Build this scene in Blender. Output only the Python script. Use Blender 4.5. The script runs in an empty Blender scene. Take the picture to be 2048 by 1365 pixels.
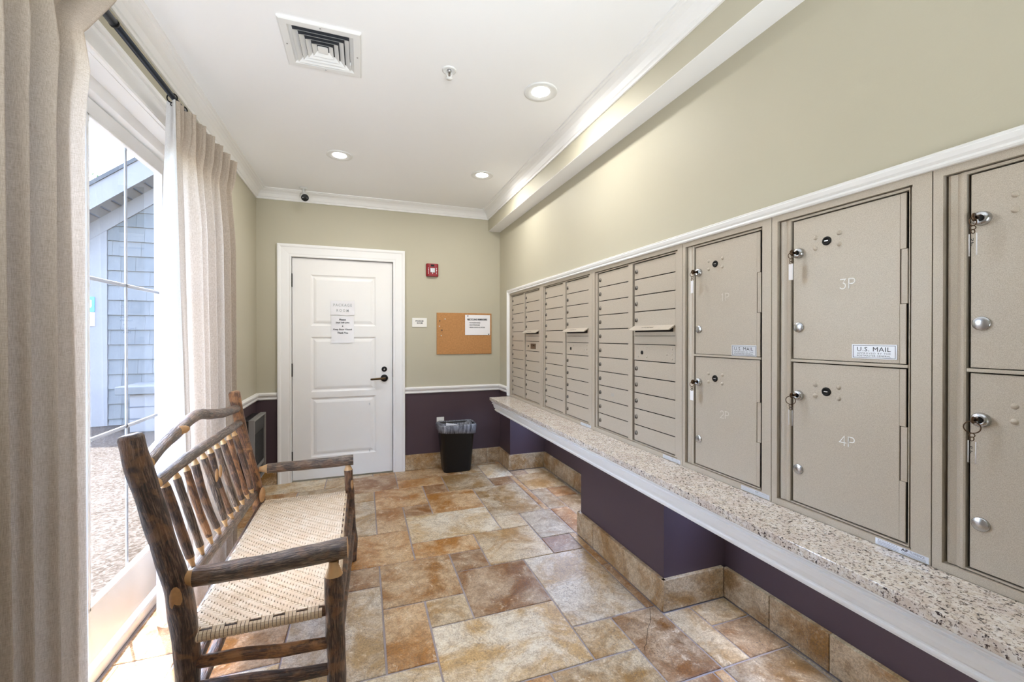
import bpy, bmesh, math, random
from math import sin, cos, pi, radians, sqrt, atan2
from mathutils import Vector, Matrix

random.seed(7)
S = bpy.context.scene
COL = S.collection

# ------------------------------------------------------------------ camera, sky, sun, exposure
HC = 1.378                                  # eye height
cam_d = bpy.data.cameras.new('camera'); cam = bpy.data.objects.new('camera', cam_d); COL.objects.link(cam)
cam.location = (0, 0, HC)
cam.rotation_euler = (pi/2 - .0039968, 0, -.339932)
cam_d.sensor_width = 36; cam_d.sensor_fit = 'HORIZONTAL'
cam_d.lens = 842.546/2048*36; cam_d.shift_y = -5.384/2048
cam_d.clip_start = .02; cam_d.clip_end = 200
S.camera = cam

SUN_EL = radians(70)
SUN_DIR = Vector((-.46*cos(SUN_EL), .888*cos(SUN_EL), sin(SUN_EL)))      # towards the sun
W = bpy.data.worlds.new('sky'); S.world = W; W.use_nodes = True
nt = W.node_tree; nt.nodes.clear()
wo = nt.nodes.new('ShaderNodeOutputWorld'); bg = nt.nodes.new('ShaderNodeBackground')
sky = nt.nodes.new('ShaderNodeTexSky'); sky.sky_type = 'NISHITA'; sky.sun_disc = False
sky.sun_elevation = SUN_EL; sky.sun_rotation = atan2(SUN_DIR.x, SUN_DIR.y)
sky.air_density = 1.0; sky.dust_density = 2.5; sky.ozone_density = 1.0
nt.links.new(sky.outputs[0], bg.inputs[0]); nt.links.new(bg.outputs[0], wo.inputs[0])
bg.inputs[1].default_value = 1.0

sd = bpy.data.lights.new('sun', 'SUN'); so = bpy.data.objects.new('sun', sd); COL.objects.link(so)
sd.energy = 11.0; sd.angle = radians(.6); sd.color = (1, .96, .9)
so.rotation_euler = SUN_DIR.to_track_quat('Z', 'Y').to_euler(); so.location = (-4, 8, 9)

dd = bpy.data.lights.new('bounce_fill', 'AREA'); do = bpy.data.objects.new('bounce_fill', dd); COL.objects.link(do)
dd.shape = 'RECTANGLE'; dd.size = 1.6; dd.size_y = 1.6; dd.energy = 12; dd.spread = radians(88); dd.color = (.88, .95, 1)      # added unseen fill behind the viewer, tilted up to bounce off the ceiling
do.location = (.1, -1.2, 1.45); do.rotation_euler = (pi/2+.70, 0, 0)
DOWNLIGHT_W = 1.9
S.view_settings.view_transform = 'Standard'; S.view_settings.look = 'None'
S.view_settings.gamma = 1; S.view_settings.use_curve_mapping = False
S.view_settings.exposure = 2.27

# ------------------------------------------------------------------ room numbers (metres)
D, XR, XL, ZC = 4.447, 1.4294, -.927, 2.743
XB, ZB = 1.297, 2.534            # bulkhead face and underside
YB = -1.3                        # wall behind the camera
XF = XR - .003                   # mailbox frame face
XD = XR + .009                   # mailbox door face

# ------------------------------------------------------------------ materials
def srgb(r, g, b):
    f = lambda c: (c/255/12.92) if c/255 <= .04045 else ((c/255+.055)/1.055)**2.4
    return (f(r), f(g), f(b), 1)

class NT:
    def __init__(s, name):
        s.m = bpy.data.materials.new(name); s.m.use_nodes = True
        s.t = s.m.node_tree; s.b = s.t.nodes['Principled BSDF']; s.out = s.t.nodes['Material Output']
    def n(s, typ, **k):
        nd = s.t.nodes.new('ShaderNode'+typ)
        for a, v in k.items():
            if a in nd.inputs: nd.inputs[a].default_value = v
            else: setattr(nd, a, v)
        return nd
    def l(s, a, b): s.t.links.new(a, b)
    def ramp(s, src, stops):
        r = s.n('ValToRGB'); e = r.color_ramp.elements
        while len(e) < len(stops): e.new(.5)
        for i, (p, c) in enumerate(stops): e[i].position = p; e[i].color = c
        s.l(src, r.inputs[0]); return r.outputs[0]
    def mix(s, f, a, b, mode='MIX'):
        m = s.n('Mix', data_type='RGBA', blend_type=mode)
        for sock, v in ((m.inputs[0], f), (m.inputs[6], a), (m.inputs[7], b)):
            if isinstance(v, (int, float)) or isinstance(v, tuple): sock.default_value = v
            else: s.l(v, sock)
        return m.outputs[2]
    def bump(s, src, strength=.3, dist=.01):
        b = s.n('Bump'); b.inputs['Strength'].default_value = strength; b.inputs['Distance'].default_value = dist
        s.l(src, b.inputs['Height']); s.l(b.outputs[0], s.b.inputs['Normal'])
    def noise(s, scale, vec=None, detail=4, rough=.5, dist=0):
        x = s.n('TexNoise'); x.inputs['Scale'].default_value = scale; x.inputs['Detail'].default_value = detail
        x.inputs['Roughness'].default_value = rough; x.inputs['Distortion'].default_value = dist
        if vec is not None: s.l(vec, x.inputs['Vector'])
        return x.outputs[0]
    def pos(s): return s.n('NewGeometry').outputs['Position']
    def mapping(s, vec, scale=(1, 1, 1), loc=(0, 0, 0)):
        m = s.n('Mapping'); m.inputs['Scale'].default_value = scale; m.inputs['Location'].default_value = loc
        s.l(vec, m.inputs['Vector']); return m.outputs[0]

def plain(name, col, rough=.5, metal=0, spec=.5, fine=0, finescale=300, var=.0, varscale=4):
    k = NT(name); b = k.b
    b.inputs['Roughness'].default_value = rough; b.inputs['Metallic'].default_value = metal
    b.inputs['Specular IOR Level'].default_value = spec
    b.inputs['Base Color'].default_value = col
    if var:
        nz = k.noise(varscale, k.pos(), 5)
        dk = tuple(c*(1-var) for c in col[:3])+(1,); lt = tuple(min(1, c*(1+var)) for c in col[:3])+(1,)
        k.l(k.ramp(nz, [(.3, dk), (.7, lt)]), b.inputs['Base Color'])
    if fine: k.bump(k.noise(finescale, k.pos(), 2), fine, .002)
    return k.m

M = {}
M['wall'] = plain('beige_wall_paint', srgb(188, 182, 161), .6, 0, .4, .08, 220, .02, 2)
M['dado'] = plain('plum_wall_paint', srgb(78, 62, 68), .5, 0, .4, .08, 220, .03, 2)
M['white'] = plain('white_trim_paint', srgb(240, 239, 237), .35, 0, .5, .02, 60)
M['ceiling'] = plain('ceiling_paint', srgb(243, 243, 243), .8, 0, .3, .05, 250)
M['doorwhite'] = plain('door_paint', srgb(240, 238, 235), .4, 0, .5, .03, 90, .015, 3)
M['black'] = plain('black_metal', srgb(18, 16, 15), .55, 0, .3)
M['rod'] = plain('dark_steel_rod', srgb(52, 58, 66), .28, .7)
M['blackplastic'] = plain('black_plastic', srgb(16, 16, 17), .45, 0, .4, .1, 200)
M['bronze'] = plain('aged_bronze', srgb(92, 74, 50), .35, .9)
M['grout'] = plain('grout', srgb(158, 149, 150), .9, 0, .2, .3, 150, .12, 8)
M['chrome'] = plain('brushed_steel', srgb(190, 192, 195), .25, 1)
M['lockmetal'] = plain('lock_metal', srgb(128, 122, 114), .3, .9)
M['dark'] = plain('dark_interior', srgb(20, 17, 14), .8)
M['paper'] = plain('white_paper', srgb(240, 238, 240), .6)
M['ink'] = plain('black_ink', srgb(25, 25, 30), .7)
M['greyink'] = plain('grey_ink', srgb(170, 175, 175), .7)
M['cork'] = plain('cork', srgb(186, 136, 88), .9, 0, .2, .5, 260, .12, 60)
M['red'] = plain('red_plastic', srgb(140, 14, 28), .35)
M['redpale'] = plain('white_print', srgb(240, 230, 230), .5)
M['silverlabel'] = plain('silver_label', srgb(214, 216, 222), .35, .3)
M['engraved'] = plain('engraved_white', srgb(250, 250, 248), .5)
M['heatergrey'] = plain('grey_heater_steel', srgb(146, 144, 141), .4, .4)
M['heaterblack'] = plain('heater_black', srgb(22, 21, 22), .4)
M['heatermesh'] = plain('heater_mesh', srgb(62, 62, 61), .6, .4)
M['plate'] = plain('switch_plate', srgb(236, 234, 228), .4)
M['brass'] = plain('brown_key_metal', srgb(96, 76, 60), .35, .9)
M['camwhite'] = plain('white_plastic', srgb(228, 228, 226), .4)
M['ventdark'] = plain('duct_dark', srgb(58, 60, 66), .8)
M['housegrey'] = plain('grey_board', srgb(104, 100, 98), .7, 0, .3, 0, 1, .04, 3)
M['roofing'] = plain('roof_shingle', srgb(62, 62, 62), .9)
M['signblue'] = plain('sign_blue', srgb(60, 130, 190), .5)
M['leaf'] = plain('leaf', srgb(70, 110, 50), .6)
M['twig'] = plain('twig', srgb(80, 66, 52), .8)
M['muntin'] = plain('grey_muntin', srgb(150, 152, 154), .5)
M['engravedfaint'] = plain('faint_engraving', srgb(214, 206, 196), .5)
M['pin'] = plain('pin_grey', srgb(60, 60, 66), .4)
M['pinwhite'] = plain('pin_white', srgb(235, 235, 232), .4)

def m_cabinet():
    k = NT('tan_cabinet_paint'); b = k.b
    n = k.noise(900, k.pos(), 1)
    k.l(k.ramp(n, [(.35, srgb(176, 164, 148)), (.65, srgb(200, 189, 173))]), b.inputs['Base Color'])
    b.inputs['Roughness'].default_value = .42; b.inputs['Metallic'].default_value = .15
    k.bump(n, .12, .001); return k.m
M['cab'] = m_cabinet()

def m_travertine(name, tint=True):
    k = NT(name); b = k.b
    oi = k.n('ObjectInfo')
    off = k.n('VectorMath', operation='SCALE'); off.inputs['Scale'].default_value = 37
    cx = k.n('CombineXYZ'); k.l(oi.outputs['Random'], cx.inputs[0]); k.l(oi.outputs['Random'], cx.inputs[1]); k.l(oi.outputs['Random'], cx.inputs[2])
    k.l(cx.outputs[0], off.inputs[0])
    ad = k.n('VectorMath', operation='ADD'); k.l(k.pos(), ad.inputs[0]); k.l(off.outputs[0], ad.inputs[1])
    v = ad.outputs[0]
    big = k.noise(4.0, v, 9, .68, .6)
    med = k.noise(17, v, 9, .78, .5)
    fin = k.noise(130, v, 6, .75)
    base = oi.outputs['Color']
    dark = k.mix(1.0, base, srgb(218, 190, 144), 'MULTIPLY')
    light = k.mix(.30, base, srgb(232, 222, 204))
    c = k.mix(k.ramp(big, [(.39, (0, 0, 0, 1)), (.50, (.48, .48, .48, 1)), (.53, (.72, .72, .72, 1)), (.63, (.95, .95, .95, 1))]), dark, light)
    c = k.mix(k.ramp(med, [(.36, (.55, .55, .55, 1)), (.50, (0, 0, 0, 1))]), c, k.mix(1.0, base, srgb(178, 160, 136), 'MULTIPLY'))
    c = k.mix(k.ramp(med, [(.56, (0, 0, 0, 1)), (.66, (.6, .6, .6, 1))]), c, srgb(232, 218, 194))
    vein = k.ramp(k.noise(7, v, 9, .75, 2.5), [(.485, (0, 0, 0, 1)), (.5, (1, 1, 1, 1)), (.515, (0, 0, 0, 1))])
    c = k.mix(k.mix(.75, (0, 0, 0, 1), vein), c, srgb(96, 74, 54))
    pitmask = k.ramp(k.noise(6, v, 3), [(.46, (0, 0, 0, 1)), (.6, (1, 1, 1, 1))])
    pit = k.ramp(k.noise(120, v, 4, .75), [(.57, (0, 0, 0, 1)), (.62, (1, 1, 1, 1))])
    pm = k.mix(1.0, pit, pitmask, 'MULTIPLY')
    c = k.mix(k.mix(.8, (0, 0, 0, 1), pm), c, srgb(92, 82, 80))
    c = k.mix(.45, c, k.ramp(fin, [(.3, (.1, .08, .06, 1)), (.7, (1, .96, .9, 1))]), 'OVERLAY')
    k.l(c, b.inputs['Base Color'])
    k.l(k.ramp(med, [(.3, (.42,)*3+(1,)), (.7, (.28,)*3+(1,))]), b.inputs['Roughness'])
    h = k.n('Math', operation='SUBTRACT'); k.l(med, h.inputs[0]); k.l(pm, h.inputs[1])
    k.bump(h.outputs[0], .22, .006)
    return k.m
M['trav'] = m_travertine('travertine')

def m_granite():
    k = NT('speckled_granite'); b = k.b; v = k.pos()
    a = k.noise(70, v, 5, .65); d = k.noise(150, v, 3, .6, .3); e = k.noise(14, v, 4, .6)
    c = k.ramp(a, [(.35, srgb(204, 190, 172)), (.5, srgb(222, 213, 202)), (.68, srgb(234, 230, 226))])
    c = k.mix(k.ramp(e, [(.45, (0, 0, 0, 1)), (.65, (.5, .5, .5, 1))]), c, srgb(196, 178, 168))
    c = k.mix(k.ramp(d, [(.565, (0, 0, 0, 1)), (.60, (.85, .85, .85, 1))]), c, srgb(130, 114, 104))
    d2 = k.noise(105, k.mapping(v, (1, 1, 1), (3, 5, 1)), 4, .66)
    c = k.mix(k.ramp(d2, [(.590, (0, 0, 0, 1)), (.608, (1, 1, 1, 1))]), c, srgb(54, 44, 46))
    k.l(c, b.inputs['Base Color']); b.inputs['Roughness'].default_value = .1
    b.inputs['Specular IOR Level'].default_value = .6
    return k.m
M['granite'] = m_granite()

def m_bark(name, c1, c2, c3, peel):
    k = NT(name); b = k.b
    uv = k.n('UVMap').outputs[0]
    st = k.mapping(uv, (230, 20, 1)); st2 = k.mapping(uv, (40, 5, 1))
    n1 = k.noise(1, st, 4, .65, .5); n2 = k.noise(1, st2, 5, .65, .8); n3 = k.noise(14, k.pos(), 4, .6, .5)
    c = k.ramp(n1, [(.38, c1), (.5, c2), (.64, c3)])
    c = k.mix(k.ramp(n2, [(.42, (0, 0, 0, 1)), (.62, (.55, .55, .55, 1))]), c, c1)
    c = k.mix(k.ramp(n3, [(.5, (0, 0, 0, 1)), (.6, (peel,)*3+(1,))]), c, k.ramp(n2, [(.3, srgb(150, 94, 52)), (.7, srgb(206, 150, 96))]))
    k.l(c, b.inputs['Base Color']); b.inputs['Roughness'].default_value = .38
    b.inputs['Specular IOR Level'].default_value = .7; b.inputs['Coat Weight'].default_value = .35; b.inputs['Coat Roughness'].default_value = .28
    k.bump(n1, 1.0, .009); return k.m
M['bark'] = m_bark('dark_bark', srgb(30, 19, 16), srgb(82, 55, 43), srgb(150, 120, 102), .35)
M['barkgrey'] = m_bark('grey_bark', srgb(44, 33, 28), srgb(104, 84, 70), srgb(172, 152, 134), .2)
M['barkorange'] = m_bark('half_peeled_bark', srgb(66, 40, 26), srgb(128, 82, 50), srgb(176, 124, 78), .9)
M['peeled'] = plain('peeled_wood', srgb(212, 170, 120), .45, 0, .5, .1, 120, .1, 30)
M['knot'] = plain('knot_wood', srgb(190, 146, 100), .45, 0, .5, .1, 160, .12, 60)
def m_splint():
    k = NT('woven_splint'); b = k.b
    n = k.noise(22, k.pos(), 5, .6); f = k.noise(400, k.pos(), 2)
    c = k.ramp(n, [(.25, srgb(208, 180, 146)), (.5, srgb(222, 200, 172)), (.75, srgb(232, 216, 194))])
    c = k.mix(.15, c, k.ramp(f, [(.3, (0, 0, 0, 1)), (.7, (1, 1, 1, 1))]), 'OVERLAY')
    k.l(c, b.inputs['Base Color']); b.inputs['Roughness'].default_value = .5
    return k.m
M['splint'] = m_splint()

def m_fabric(name, c1, c2, trans):
    k = NT(name); b = k.b
    v = k.pos()
    wx = k.noise(1, k.mapping(v, (500, 1400, 60)), 3, .6); wy = k.noise(1, k.mapping(v, (90, 90, 1300)), 3, .6)
    f = k.n('Math', operation='ADD'); k.l(wx, f.inputs[0]); k.l(wy, f.inputs[1])
    h = k.n('Math', operation='MULTIPLY'); k.l(f.outputs[0], h.inputs[0]); h.inputs[1].default_value = .5
    c = k.ramp(h.outputs[0], [(.38, c1), (.62, c2)])
    k.l(c, b.inputs['Base Color']); b.inputs['Roughness'].default_value = .9
    b.inputs['Specular IOR Level'].default_value = .1
    k.bump(h.outputs[0], .25, .001)
    tr = k.n('BsdfTranslucent'); k.l(c, tr.inputs[0])
    mx = k.n('MixShader'); mx.inputs[0].default_value = trans
    k.l(b.outputs[0], mx.inputs[1]); k.l(tr.outputs[0], mx.inputs[2]); k.l(mx.outputs[0], k.out.inputs[0])
    return k.m
M['linen'] = m_fabric('beige_linen', srgb(176, 162, 145), srgb(210, 198, 184), .38)
M['lining'] = m_fabric('white_lining', srgb(196, 195, 193), srgb(212, 211, 209), .18)

def m_glass(name, tint=(1, 1, 1, 1), rough=0.0, base=.06):
    k = NT(name)
    k.t.nodes.remove(k.b)
    tr = k.n('BsdfTransparent'); tr.inputs[0].default_value = tint
    gl = k.n('BsdfGlossy'); gl.inputs['Roughness'].default_value = rough
    lwt = k.n('LayerWeight'); pw = k.n('Math', operation='POWER'); k.l(lwt.outputs['Facing'], pw.inputs[0]); pw.inputs[1].default_value = 5
    ma = k.n('Math', operation='MULTIPLY_ADD'); k.l(pw.outputs[0], ma.inputs[0]); ma.inputs[1].default_value = .9; ma.inputs[2].default_value = base
    mx = k.n('MixShader'); k.l(ma.outputs[0], mx.inputs[0]); k.l(tr.outputs[0], mx.inputs[1]); k.l(gl.outputs[0], mx.inputs[2])
    k.l(mx.outputs[0], k.out.inputs[0]); return k.m
M['glass'] = m_glass('window_glass', (.96, .97, 1, 1))
M['clear'] = m_glass('clear_plastic', (.985, .985, .985, 1), .12, .03)

def m_emit(name, col, st):
    k = NT(name); b = k.b
    b.inputs['Emission Color'].default_value = col; b.inputs['Emission Strength'].default_value = st; return k.m
M['lamp'] = m_emit('lamp_lens', (1, .98, .95, 1), 6)

def m_gravel():
    k = NT('exposed_aggregate'); b = k.b
    vo = k.n('TexVoronoi'); vo.inputs['Scale'].default_value = 60; k.l(k.pos(), vo.inputs['Vector'])
    c = k.ramp(vo.outputs['Color'], [(.1, srgb(34, 30, 26)), (.45, srgb(50, 46, 42)), (.8, srgb(66, 63, 60))])
    c = k.mix(.3, c, k.ramp(k.noise(3, k.pos(), 6), [(.35, srgb(40, 37, 33)), (.65, srgb(56, 53, 50))]))
    k.l(c, b.inputs['Base Color']); b.inputs['Roughness'].default_value = .85
    k.bump(vo.outputs['Distance'], .5, .01); b.inputs['Specular IOR Level'].default_value = 0; return k.m
M['gravel'] = m_gravel()
def m_shingle():
    k = NT('grey_cedar_shingle'); b = k.b
    oi = k.n('ObjectInfo')
    n = k.noise(1, k.mapping(k.pos(), (60, 60, 3)), 4, .6)
    c = k.ramp(n, [(.3, srgb(74, 74, 73)), (.7, srgb(88, 88, 86))])
    c = k.mix(.5, c, k.ramp(oi.outputs['Random'], [(0, srgb(70, 71, 71)), (1, srgb(92, 90, 88))]))
    k.l(c, b.inputs['Base Color']); b.inputs['Roughness'].default_value = .85; return k.m
M['shingle'] = m_shingle()
def m_liner():
    k = NT('bin_liner'); b = k.b
    n = k.noise(1, k.mapping(k.pos(), (60, 60, 10)), 5, .6, .8)
    k.l(k.ramp(n, [(.35, srgb(70, 72, 78)), (.6, srgb(136, 138, 146)), (.75, srgb(190, 190, 198))]), b.inputs['Base Color'])
    b.inputs['Roughness'].default_value = .25; k.bump(n, .6, .01); return k.m
M['liner'] = m_liner()

# ------------------------------------------------------------------ mesh helpers
ORG = {}          # world origin of each object name

class MB:
    def __init__(s): s.bm = bmesh.new(); s.uv = s.bm.loops.layers.uv.new('UVMap'); s.mi = 0
    def face(s, vs):
        try: f = s.bm.faces.new(vs); f.material_index = s.mi; return f
        except ValueError: return None
    def box(s, x0, x1, y0, y1, z0, z1, bev=0):
        if bev <= 0:
            v = [s.bm.verts.new(p) for p in ((x0,y0,z0),(x1,y0,z0),(x1,y1,z0),(x0,y1,z0),(x0,y0,z1),(x1,y0,z1),(x1,y1,z1),(x0,y1,z1))]
            for q in ((0,3,2,1),(4,5,6,7),(0,1,5,4),(1,2,6,5),(2,3,7,6),(3,0,4,7)): s.face([v[i] for i in q])
        else:
            t = bmesh.new(); r = bmesh.ops.create_cube(t, size=1)
            for w in t.verts: w.co = ((x0+x1)/2+w.co.x*(x1-x0), (y0+y1)/2+w.co.y*(y1-y0), (z0+z1)/2+w.co.z*(z1-z0))
            bmesh.ops.bevel(t, geom=t.edges[:], offset=bev, segments=2, affect='EDGES', profile=.5)
            s.merge(t)
        return s
    def merge(s, t, mat=None):
        mp = {}
        for v in t.verts: mp[v] = s.bm.verts.new(mat @ v.co if mat else v.co)
        for f in t.faces: s.face([mp[v] for v in f.verts])
        t.free(); return s
    def poly(s, pts): s.face([s.bm.verts.new(p) for p in pts]); return s
    def sweep(s, path, prof, mapf, closed=False):
        """profile points (offset along the path's left normal, height) swept along a 2D path with mitres"""
        n = len(path); rings = []
        for i in range(n):
            def seg(a, b):
                d = Vector((path[b][0]-path[a][0], path[b][1]-path[a][1])).normalized(); return Vector((-d.y, d.x))
            n1 = seg((i-1) % n, i) if (closed or i > 0) else None
            n2 = seg(i, (i+1) % n) if (closed or i < n-1) else None
            m = n1 if n2 is None else n2 if n1 is None else (n1+n2)/(1+n1.dot(n2))
            rings.append([s.bm.verts.new(mapf(path[i][0]+m.x*o, path[i][1]+m.y*o, h)) for o, h in prof])
        k = len(prof)
        for i in range(n if closed else n-1):
            a, b = rings[i], rings[(i+1) % n]
            for j in range(k): s.face([a[j], a[(j+1) % k], b[(j+1) % k], b[j]])
        if not closed: s.face(rings[0][::-1]); s.face(rings[-1])
        return s
    def tube(s, pts, rad, seg=14, caps=True, jit=0, mats=None, capmat=None, step=None):
        """tube along 3D points; rad per point; mats per segment"""
        pts = [Vector(p) for p in pts]
        if not isinstance(rad, (list, tuple)): rad = [rad]*len(pts)
        rings = []; L = 0; up = None; ls = []
        for i, p in enumerate(pts):
            d = (pts[min(i+1, len(pts)-1)]-pts[max(i-1, 0)]).normalized()
            if up is None:
                up = Vector((0, 0, 1)) if abs(d.z) < .9 else Vector((1, 0, 0))
            a = d.cross(up).normalized(); b = a.cross(d).normalized(); up = b
            if i: L += (p-pts[i-1]).length
            ls.append(L)
            ring = []
            for j in range(seg):
                t = 2*pi*j/seg; r = rad[i]
                if jit: r *= 1+jit*(sin(3*t+p.x*37+p.y*23+p.z*29)*.5+sin(2*t-p.z*41+p.y*31)*.5)
                ring.append(s.bm.verts.new(p+a*cos(t)*r+b*sin(t)*r))
            rings.append(ring)
        for i in range(len(pts)-1):
            for j in range(seg):
                f = s.face([rings[i][j], rings[i][(j+1) % seg], rings[i+1][(j+1) % seg], rings[i+1][j]])
                if f:
                    if mats: f.material_index = mats[i]
                    c = 2*pi*max(rad[i], .004)
                    for lp, (uu, vv) in zip(f.loops, ((j/seg*c, ls[i]), ((j+1)/seg*c, ls[i]), ((j+1)/seg*c, ls[i+1]), (j/seg*c, ls[i+1]))):
                        lp[s.uv].uv = (uu+pts[0].y, vv+pts[0].z)
                    f.smooth = True
        if caps:
            for f in (s.face(rings[0][::-1]), s.face(rings[-1])):
                if f and capmat is not None: f.material_index = capmat
        return s
    def lathe(s, prof, axis, org, seg=24, smooth=True):
        """prof = (radius, distance along axis); axis vector"""
        ax = Vector(axis).normalized(); u = ax.orthogonal().normalized(); w = ax.cross(u); o = Vector(org); R = []
        for r, h in prof:
            R.append([s.bm.verts.new(o+ax*h+(u*cos(2*pi*j/seg)+w*sin(2*pi*j/seg))*r) for j in range(seg)] if r > 1e-6 else s.bm.verts.new(o+ax*h))
        for a, b in zip(R, R[1:]):
            for j in range(seg):
                k = (j+1) % seg
                if isinstance(a, list) and isinstance(b, list): f = s.face([a[j], a[k], b[k], b[j]])
                elif isinstance(a, list): f = s.face([a[j], a[k], b])
                elif isinstance(b, list): f = s.face([a, b[k], b[j]])
                else: f = None
                if f: f.smooth = smooth
        return s
    def torus(s, c, R, r, n, seg=20, rs=6):
        n = Vector(n).normalized(); u = n.orthogonal().normalized(); w = n.cross(u); c = Vector(c); G = []
        for i in range(seg):
            t = 2*pi*i/seg; d = u*cos(t)+w*sin(t)
            G.append([s.bm.verts.new(c+d*(R+r*cos(2*pi*j/rs))+n*r*sin(2*pi*j/rs)) for j in range(rs)])
        for i in range(seg):
            for j in range(rs):
                f = s.face([G[i][j], G[(i+1) % seg][j], G[(i+1) % seg][(j+1) % rs], G[i][(j+1) % rs]])
                if f: f.smooth = True
        return s
    def grid(s, P, smooth=True, flip=False):
        V = [[s.bm.verts.new(p) for p in row] for row in P]
        for i in range(len(V)-1):
            for j in range(len(V[0])-1):
                q = [V[i][j], V[i][j+1], V[i+1][j+1], V[i+1][j]]
                f = s.face(q[::-1] if flip else q)
                if f: f.smooth = smooth
        return s
    def build(s, name, mats, parent=None, org=None, norm=True):
        if norm: bmesh.ops.recalc_face_normals(s.bm, faces=s.bm.faces[:])
        if parent is not None: o0 = ORG[parent.name]
        else: o0 = Vector(org) if org is not None else Vector((0, 0, 0))
        if o0.length: bmesh.ops.translate(s.bm, verts=s.bm.verts[:], vec=-o0)
        me = bpy.data.meshes.new(name); s.bm.to_mesh(me); s.bm.free()
        for m in (mats if isinstance(mats, (list, tuple)) else [mats]): me.materials.append(M[m] if isinstance(m, str) else m)
        return link(name, me, parent, o0)

def link(name, me, parent, world):
    ob = bpy.data.objects.new(name, me); COL.objects.link(ob)
    if parent is not None: ob.parent = parent; ob.location = Vector(world)-ORG[parent.name]
    else: ob.location = world
    ORG[ob.name] = Vector(world)
    return ob

def tag(o, label=None, cat=None, group=None, kind=None):
    if label: o['label'] = label
    if cat: o['category'] = cat
    if group: o['group'] = group
    if kind: o['kind'] = kind
    return o

def thing(name, loc, label, cat, group=None):
    o = bpy.data.objects.new(name, None); COL.objects.link(o); o.location = loc; o.empty_display_size = .05
    ORG[o.name] = Vector(loc); return tag(o, label, cat, group)

def local_mesh(name, mb, mats):
    bmesh.ops.recalc_face_normals(mb.bm, faces=mb.bm.faces[:])
    me = bpy.data.meshes.new(name); mb.bm.to_mesh(me); mb.bm.free()
    for m in (mats if isinstance(mats, (list, tuple)) else [mats]): me.materials.append(M[m])
    return me

RW = Matrix(((0, 0, -1, 0), (-1, 0, 0, 0), (0, 1, 0, 0), (0, 0, 0, 1)))       # text on the right wall, facing -X
BW = Matrix(((1, 0, 0, 0), (0, 0, -1, 0), (0, 1, 0, 0), (0, 0, 0, 1)))        # text on the back wall, facing -Y
def text_into(mb, s, w, h, loc, base, bold=0, spacing=1.0):
    """letters fitted into a w x h box centred on loc, joined into mb"""
    cu = bpy.data.curves.new('t', 'FONT'); cu.body = s; cu.resolution_u = 2; cu.offset = bold; cu.space_character = spacing
    ob = bpy.data.objects.new('t', cu); COL.objects.link(ob)
    dg = bpy.context.evaluated_depsgraph_get(); me = bpy.data.meshes.new_from_object(ob.evaluated_get(dg))
    bpy.data.objects.remove(ob); bpy.data.curves.remove(cu)
    xs = [v.co.x for v in me.vertices]; ys = [v.co.y for v in me.vertices]
    x0, x1, y0, y1 = min(xs), max(xs), min(ys), max(ys)
    fx = w/(x1-x0); fy = h/(y1-y0) if h else fx
    if not h: fy = fx
    mat = Matrix.Translation(loc) @ base
    vs = [mb.bm.verts.new(mat @ Vector(((v.co.x-(x0+x1)/2)*fx, (v.co.y-(y0+y1)/2)*fy, 0))) for v in me.vertices]
    for p in me.polygons: mb.face([vs[i] for i in p.vertices])
    bpy.data.meshes.remove(me)

# ------------------------------------------------------------------ structure: walls, ceiling, floor
def struct(name, mb, mats, label=None): return tag(mb.build(name, mats), label, None, None, 'structure')

wb = MB(); wb.box(XL-.15, -.64, D, D+.15, .79, ZC+.1).box(.29, 2.0, D, D+.15, .79, ZC+.1).box(-.64, .29, D, D+.15, 2.137, ZC+.1)
wall_back = struct('wall_back', wb, 'wall', 'beige painted back wall with the white package room door')
mb = MB(); mb.box(XL-.15, -.64, D, D+.15, 0, .79).box(.29, 2.0, D, D+.15, 0, .79); mb.build('dado', 'dado', wall_back)

YW0, YW1, ZH = .18, 2.98, 2.405          # french door opening in the left wall
mb = MB(); mb.box(XL-.15, XL, YW1, D, .79, ZC+.1).box(XL-.15, XL, YW0, YW1, ZH, ZC+.1).box(XL-.15, XL, YB, YW0, .79, ZC+.1)
wall_left = struct('wall_left', mb, 'wall', 'beige painted left wall with tall glazed doors')
mb = MB(); mb.box(XL-.15, XL, YW1, D, 0, .79).box(XL-.15, XL, YB, YW0, 0, .79); mb.build('dado', 'dado', wall_left)

mb = MB()
mb.box(XR, 1.62, YB, D, 1.822, ZC+.1).box(XR, 1.62, 4.108, D, .79, 1.822).box(XR, 1.62, YB, .212, .79, 1.822).box(1.60, 1.62, .212, 4.108, .7645, 1.822).box(XR+.0005, 1.62, .09, 4.10, .735, .7645)
wall_right = struct('wall_right', mb, 'wall', 'long beige right wall above and around the mailboxes')
mb = MB()
mb.box(XR, 1.92, 4.10, D, 0, .79).box(1.82, 1.92, YB, 4.10, 0, .735).box(XR, 1.82, 1.745, 2.60, 0, .735).box(XR, 1.82, YB, .05, 0, .735)
mb.box(XR, 1.62, YB, .09, .735, .79)
mb.build('dado', 'dado', wall_right)

mb = MB(); mb.box(XL-.15, 1.92, YB-.15, YB, 0, ZC+.1)
struct('wall_front', mb, 'wall', 'beige wall behind the viewer')

mb = MB(); mb.box(XL-.15, 1.92, YB-.15, D+.15, ZC, ZC+.2)
ceiling = struct('ceiling', mb, 'ceiling', 'smooth white painted ceiling')
mb = MB(); mb.box(XB, XR, YB, D, ZB, ZC); struct('trim_1', mb, ['wall'], 'beige boxed bulkhead running along the top of the right wall')
mb = MB(); mb.box(XB, XR, YB, D, ZB-.002, ZB); mb.build('soffit_face', 'ceiling', bpy.data.objects['trim_1'])

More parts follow.
